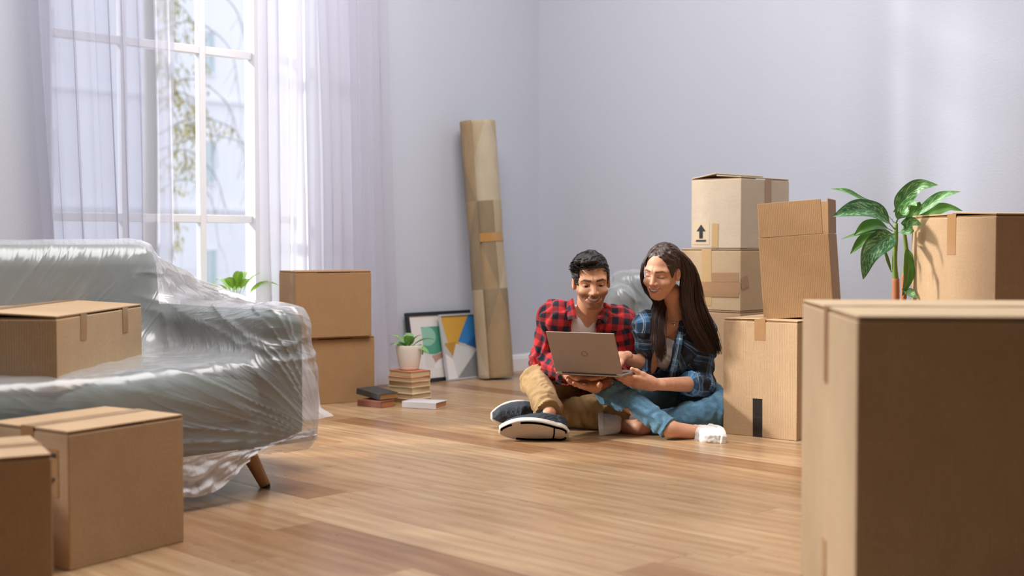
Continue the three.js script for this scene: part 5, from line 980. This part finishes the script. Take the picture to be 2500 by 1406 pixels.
{
  const g0 = onPlane(996, 986), base = at2(g0[0], g0[2] + 0.075), pile = [
    ['#c9b48c', 0.021, 'bottom book of the pile under the white flowerpot, with a buff cover'], ['#d8c4a4', 0.027, 'second lowest book in the pile under the white flowerpot, cream cover'], ['#dcd0aa', 0.029, 'third book from the bottom in the pile under the white flowerpot'], ['#d9c89e', 0.026, 'third book from the top in the pile under the white flowerpot'], ['#e0b890', 0.023, 'peach book just below the top book of the pile under the flowerpot'], ['#c97a58', 0.027, 'terracotta covered book on top of the pile, carrying the white flowerpot']];
  let y = 0.001; pile.forEach(([c, h, l], i) => { book(l, { w: 0.165 - 0.003 * (i % 3), h, d: 0.125 + 0.004 * ((i * 2) % 3), pos: base.clone().setY(y).add(V(rr(-0.004, 0.004), 0, rr(-0.004, 0.004))), turn: -0.785 - 0.7 + Math.PI + rr(-0.06, 0.06), cover: c, page: ['#d8b890', '#d9bd97', '#e0c9a2'][i % 3] }, 'books piled under the flowerpot'); y += h + 0.0006; });
  const potY = y;
  const spot = (px, py, yy = 0) => { const g = onPlane(px, py, yy); return at2(g[0], g[2], yy); };
  book('brown leather book lying flat in front of the book pile', { w: 0.15, h: 0.03, d: 0.1, pos: spot(919, 991, 0).setY(0.001), turn: -0.785 - 0.62, cover: '#7d4a38', page: '#c08458' });
  book('black book lying aslant on the brown book beside the pile', { w: 0.165, h: 0.028, d: 0.12, pos: spot(921, 988, 0).setY(0.0425), turn: -0.785 - 0.72, cover: '#3b3a38', page: '#c99a68', tilt: -0.11 });
  book('grey-white book lying alone at the right of the book pile', { w: 0.178, h: 0.03, d: 0.12, pos: spot(1037, 994, 0).setY(0.001), turn: -0.785 - 0.4, cover: '#c9c6c8', page: '#d09a70', gloss: true });
  // pot with a small plant
  const t = thing('potted_plant', 'small green leafy plant in a white pot on the book pile', 'plant', base.clone().setY(potY + 0.001)); t.rotation.y = -Math.PI / 4; t.scale.setScalar(1.1);
  const prof = [[0.001, 0], [0.038, 0], [0.043, 0.006], [0.052, 0.05], [0.0585, 0.085], [0.060, 0.107], [0.0585, 0.109], [0.056, 0.105], [0.053, 0.085], [0.001, 0.083]].map(([x, yy]) => new THREE.Vector2(x, yy));
  part(t, 'pot', new THREE.LatheGeometry(prof, 48), phys({ color: '#ece6de', roughness: 0.4, clearcoat: 0.2 }));
  part(t, 'soil', new THREE.CylinderGeometry(0.053, 0.05, 0.012, 32).translate(0, 0.086, 0), std({ color: '#3a2a1e', roughness: 1 }));
  const LEAF_V = leafMat([104, 162, 84], [196, 222, 152], 1);
  [[-2.7, 0.085, 0.55, 0.1], [-2.9, 0.10, 0.95, 0], [-0.2, 0.105, 0.75, 0.1], [0.35, 0.08, 0.25, -0.2], [1.5, 0.075, 1.2, 0.1], [-1.7, 0.085, 1.15, 0], [2.4, 0.07, 0.7, 0], [-1.0, 0.09, 0.1, 0.2], [-2.2, 0.07, 0.2, 0.1], [0.0, 0.07, 1.25, 0]].forEach(([az, len, el, roll]) => part(t, 'leaf', leafBlade(len, 0.026, el, az, roll, 0.022, [0, 0.088, 0]), LEAF_V));
}
// one leaf: out of `at` with azimuth az, rising by el and bending over
function leafBlade(len, wid, el, az, roll, stalk, at, bend = 1.1, fold = 0.25) {
  const NL = 14, NW = 6, pos = [], uv = [], idx = [], p = V(...at), a0 = el; let q = p.clone(); const spine = [], dirs = [];
  for (let i = 0; i <= NL; i++) { const t = i / NL, a = a0 - bend * t * t, d = V(Math.cos(a) * Math.cos(az), Math.sin(a), Math.cos(a) * Math.sin(az)); if (i) q = q.clone().addScaledVector(d, (len + stalk) / NL); spine.push(q.clone()); dirs.push(d); }
  for (let i = 0; i <= NL; i++) {
    const t = i / NL, s = clamp((t * (len + stalk) - stalk) / len), w = t * (len + stalk) < stalk ? 0.0022 : Math.max(0.0012, wid * Math.pow(Math.sin(Math.pow(s, 0.8) * Math.PI), 0.75) * (1 - 0.25 * s)), side = dirs[i].clone().cross(V(0, 1, 0)).normalize(), n = side.clone().cross(dirs[i]).normalize();
    const sd = side.clone().multiplyScalar(Math.cos(roll)).addScaledVector(n, Math.sin(roll)), nn = n.clone().multiplyScalar(Math.cos(roll)).addScaledVector(side, -Math.sin(roll));
    for (let j = 0; j <= NW; j++) { const k = (j / NW - 0.5) * 2, r = spine[i].clone().addScaledVector(sd, k * w).addScaledVector(nn, Math.abs(k) * w * fold + Math.sin(t * 14 + j) * w * 0.03); pos.push(r.x, r.y, r.z); uv.push(j / NW, s); }
  }
  for (let i = 0; i < NL; i++) for (let j = 0; j < NW; j++) { const a = i * (NW + 1) + j, b = a + NW + 1; idx.push(a, b, a + 1, a + 1, b, b + 1); }
  const g = new THREE.BufferGeometry(); g.setAttribute('position', new THREE.Float32BufferAttribute(pos, 3)); g.setAttribute('uv', new THREE.Float32BufferAttribute(uv, 2)); g.setIndex(idx); g.computeVertexNormals(); return g;
}
function leafMat(dark, pale, seed, plain = false) {
  const t = texture(256, 512, [1, 1], (x, y) => {
    const m = Math.abs(x - 0.5) * 2, v = n3(x * 7 + (x > 0.5 ? 7 : 0), y * 13 - m * 4, seed * 3) * 0.7 + 0.4 * n3(x * 19, y * 31 - m * 8, seed), vein = Math.sin((y * 22 - m * 9)) * 0.5 + 0.5;
    let k = plain ? 0.15 + 0.2 * v : smooth(-0.05, 0.35, v + 0.10 * (vein - 0.5)) * smooth(0.98, 0.7, m) * smooth(0.05, 0.2, m); let c = mix3(dark, pale, clamp(k)); if (m < 0.05) c = mix3(c, pale, 0.6); return c;
  });
  return phys({ map: t, roughness: 0.38, transmission: 0.28, thickness: 0, side: THREE.DoubleSide });
}
// ------------------------------------------------------------------ plant on the window sill
{
  const c = at2(...(() => { const g = level(570, 712, 6.22); return [g[0], g[2]]; })()), t = thing('potted_plant', 'bright backlit green plant standing on the window sill', 'plant', V(-2.19, WIN.y0 + 0.003, 0.045));
  const prof = [[0.001, 0], [0.05, 0], [0.055, 0.01], [0.068, 0.11], [0.072, 0.115], [0.07, 0.125], [0.064, 0.122], [0.06, 0.105], [0.001, 0.1]].map(([x, y]) => new THREE.Vector2(x, y));
  part(t, 'pot', new THREE.LatheGeometry(prof, 40), std({ color: '#e8e4df', roughness: 0.5 })); part(t, 'soil', new THREE.CylinderGeometry(0.061, 0.06, 0.01, 28).translate(0, 0.104, 0), std({ color: '#3a2a1e', roughness: 1 }));
  const LM = phys({ map: leafMat([134, 184, 54], [206, 230, 112], 5, true).map, roughness: 0.45, transmission: 0.55, thickness: 0, side: THREE.DoubleSide });
  [[2.9, 0.13, 1.05, 0.2], [2.5, 0.12, 1.35, -0.2], [-2.6, 0.13, 0.9, 0.1], [-0.1, 0.18, 1.2, 0.3], [0.15, 0.19, 0.85, -0.1], [-0.5, 0.14, 1.45, 0.1], [1.6, 0.12, 1.3, 0], [-1.6, 0.13, 1.2, 0], [0.6, 0.15, 1.0, 0.3], [3.3, 0.1, 0.7, 0.1], [2.0, 0.15, 1.45, 0.1], [-1.1, 0.16, 1.0, -0.3]].forEach(([az, len, el, roll], i) => part(t, 'leaf', leafBlade(len, 0.027, el, az, roll, 0.09, [Math.cos(az) * 0.015, 0.105, Math.sin(az) * 0.015], 1.5), LM));
}
// ------------------------------------------------------------------ tall patterned plant behind the boxes on the right
{
  const D0 = 4.42, ax = (2196 - 1250) / FOCAL * D0, t = thing('potted_plant', 'tall plant with large variegated leaves behind the boxes on the right', 'plant', at2(ax, D0), -Math.PI / 4);
  const J = (px, py, z = 0) => { const L = level(px, py, D0 - z); return [L[0] - ax, L[1], z]; };
  const prof = [[0.001, 0], [0.075, 0], [0.082, 0.01], [0.1, 0.24], [0.104, 0.26], [0.098, 0.265], [0.093, 0.24], [0.001, 0.23]].map(([x, y]) => new THREE.Vector2(x, y));
  part(t, 'pot', new THREE.LatheGeometry(prof, 48).translate(-0.055, 0, 0.0), std({ color: '#dcd6cf', roughness: 0.5 })); part(t, 'soil', new THREE.CylinderGeometry(0.093, 0.09, 0.01, 36).translate(-0.055, 0.236, 0), std({ color: '#3a2a1e', roughness: 1 }));
  const STEM = std({ color: '#6f8a3a', roughness: 0.5 }), WOODY = std({ color: '#b0714c', roughness: 0.8 });
  const stem = (pts, m, n = 'stem') => part(t, n, taperTube(pts, 10, 20), m);
  stem([[-0.06, 0.23, 0, 0.014], [-0.04, 0.4, 0, 0.014], [...J(2186, 740), 0.013], [...J(2187, 680), 0.012]], WOODY, 'trunk'); stem([[-0.03, 0.23, -0.02, 0.012], [-0.01, 0.4, -0.03, 0.011], [...J(2206, 730, -0.03), 0.010], [...J(2208, 670, -0.03), 0.010]], WOODY, 'trunk');
  stem([[...J(2187, 690), 0.011], [...J(2184, 640), 0.009], [...J(2187, 580), 0.008], [...J(2188, 545), 0.006]], STEM); stem([[...J(2208, 680, -0.03), 0.01], [...J(2213, 620, -0.03), 0.008], [...J(2207, 560, -0.02), 0.006]], STEM);
  const LMs = [leafMat([66, 122, 74], [160, 198, 142], 2), leafMat([76, 134, 70], [166, 206, 136], 3), leafMat([80, 126, 48], [124, 168, 76], 4, true)];
  // a leaf drawn through places seen in the photograph: stalk start, middle, tip, and half width
  const leaf = (pts, wid, m, lift = 0.4, stalk = 0.14) => {
    const c = new THREE.CatmullRomCurve3(pts.map((p) => V(...J(...p)))), NL = 22, NW = 6, pos = [], uv = [], idx = [];
    for (let i = 0; i <= NL; i++) {
      const u = i / NL, p = c.getPoint(u), d = c.getTangent(u), s = clamp((u - stalk) / (1 - stalk)), w = u < stalk ? 0.003 : Math.max(0.0012, 1.18 * wid * Math.pow(Math.sin(Math.pow(s, 0.85) * Math.PI), 0.8) * (1.05 - 0.25 * s)), cam = V(0.15, lift, 0.9).normalize(), side = d.clone().cross(cam).normalize(), n = side.clone().cross(d).normalize();
      for (let j = 0; j <= NW; j++) { const k = (j / NW - 0.5) * 2, q = p.clone().addScaledVector(side, k * w).addScaledVector(n, Math.abs(k) * w * 0.35 + Math.sin(u * 17 + k * 2) * w * 0.06); pos.push(q.x, q.y, q.z); uv.push(j / NW, s); }
    }
    for (let i = 0; i < NL; i++) for (let j = 0; j < NW; j++) { const a = i * (NW + 1) + j, b = a + NW + 1; idx.push(a, a + 1, b, a + 1, b + 1, b); }
    const g = new THREE.BufferGeometry(); g.setAttribute('position', new THREE.Float32BufferAttribute(pos, 3)); g.setAttribute('uv', new THREE.Float32BufferAttribute(uv, 2)); g.setIndex(idx); g.computeVertexNormals(); part(t, 'leaf', g, LMs[m]);
  };
  leaf([[2184, 560, 0], [2150, 525, 0.05], [2090, 512, 0.12], [2033, 528, 0.15]], 0.034, 0, 0.5);
  leaf([[2184, 545, 0], [2155, 515, 0.02], [2105, 490, 0.06], [2065, 468, 0.08], [2028, 461, 0.08]], 0.017, 1, 1.2);
  leaf([[2182, 518, 0], [2200, 490, 0.01], [2240, 455, 0.03], [2290, 452, 0.05]], 0.026, 1, 0.3, 0.1);
  leaf([[2187, 545, 0], [2200, 520, 0.03], [2225, 500, 0.06], [2238, 503, 0.08]], 0.022, 1, 0.6);
  leaf([[2205, 560, -0.02], [2225, 520, -0.03], [2255, 505, -0.04], [2254, 503, -0.04]], 0.02, 2, 0.4);
  leaf([[2205, 545, -0.02], [2255, 510, -0.03], [2300, 478, -0.04], [2345, 468, -0.03]], 0.017, 1, 0.8);
  leaf([[2208, 560, -0.02], [2265, 525, -0.06], [2310, 508, -0.08], [2350, 515, -0.08]], 0.02, 2, 0.8);
  leaf([[2190, 570, 0], [2210, 562, 0.03], [2228, 545, 0.05], [2250, 550, 0.06]], 0.024, 1, 0.7);
  leaf([[2186, 575, 0], [2150, 565, 0.05], [2110, 568, 0.09], [2055, 584, 0.1]], 0.013, 2, 1.3);
  leaf([[2180, 565, 0], [2150, 552, 0.04], [2115, 555, 0.08], [2085, 575, 0.1]], 0.023, 2, 0.8);
  leaf([[2186, 570, 0], [2160, 585, 0.07], [2122, 620, 0.12], [2107, 682, 0.12]], 0.036, 0, 0.4, 0.08);
  leaf([[2183, 578, -0.01], [2140, 577, 0.0], [2105, 588, 0.02], [2076, 620, 0.03]], 0.02, 2, 0.5);
  leaf([[2213, 600, -0.03], [2218, 640, -0.01], [2216, 680, 0.0], [2203, 722, 0.0]], 0.02, 2, 0.2, 0.05);
  leaf([[2176, 664, 0], [2168, 640, 0.0], [2160, 615, 0.0], [2154, 606, 0.0]], 0.006, 2, 0.5, 0.02);
  leaf([[2207, 700, -0.02], [2215, 712, 0.0], [2225, 720, 0.02], [2240, 726, 0.03]], 0.02, 1, 0.6, 0.05);
}

renderer.render(scene, camera);
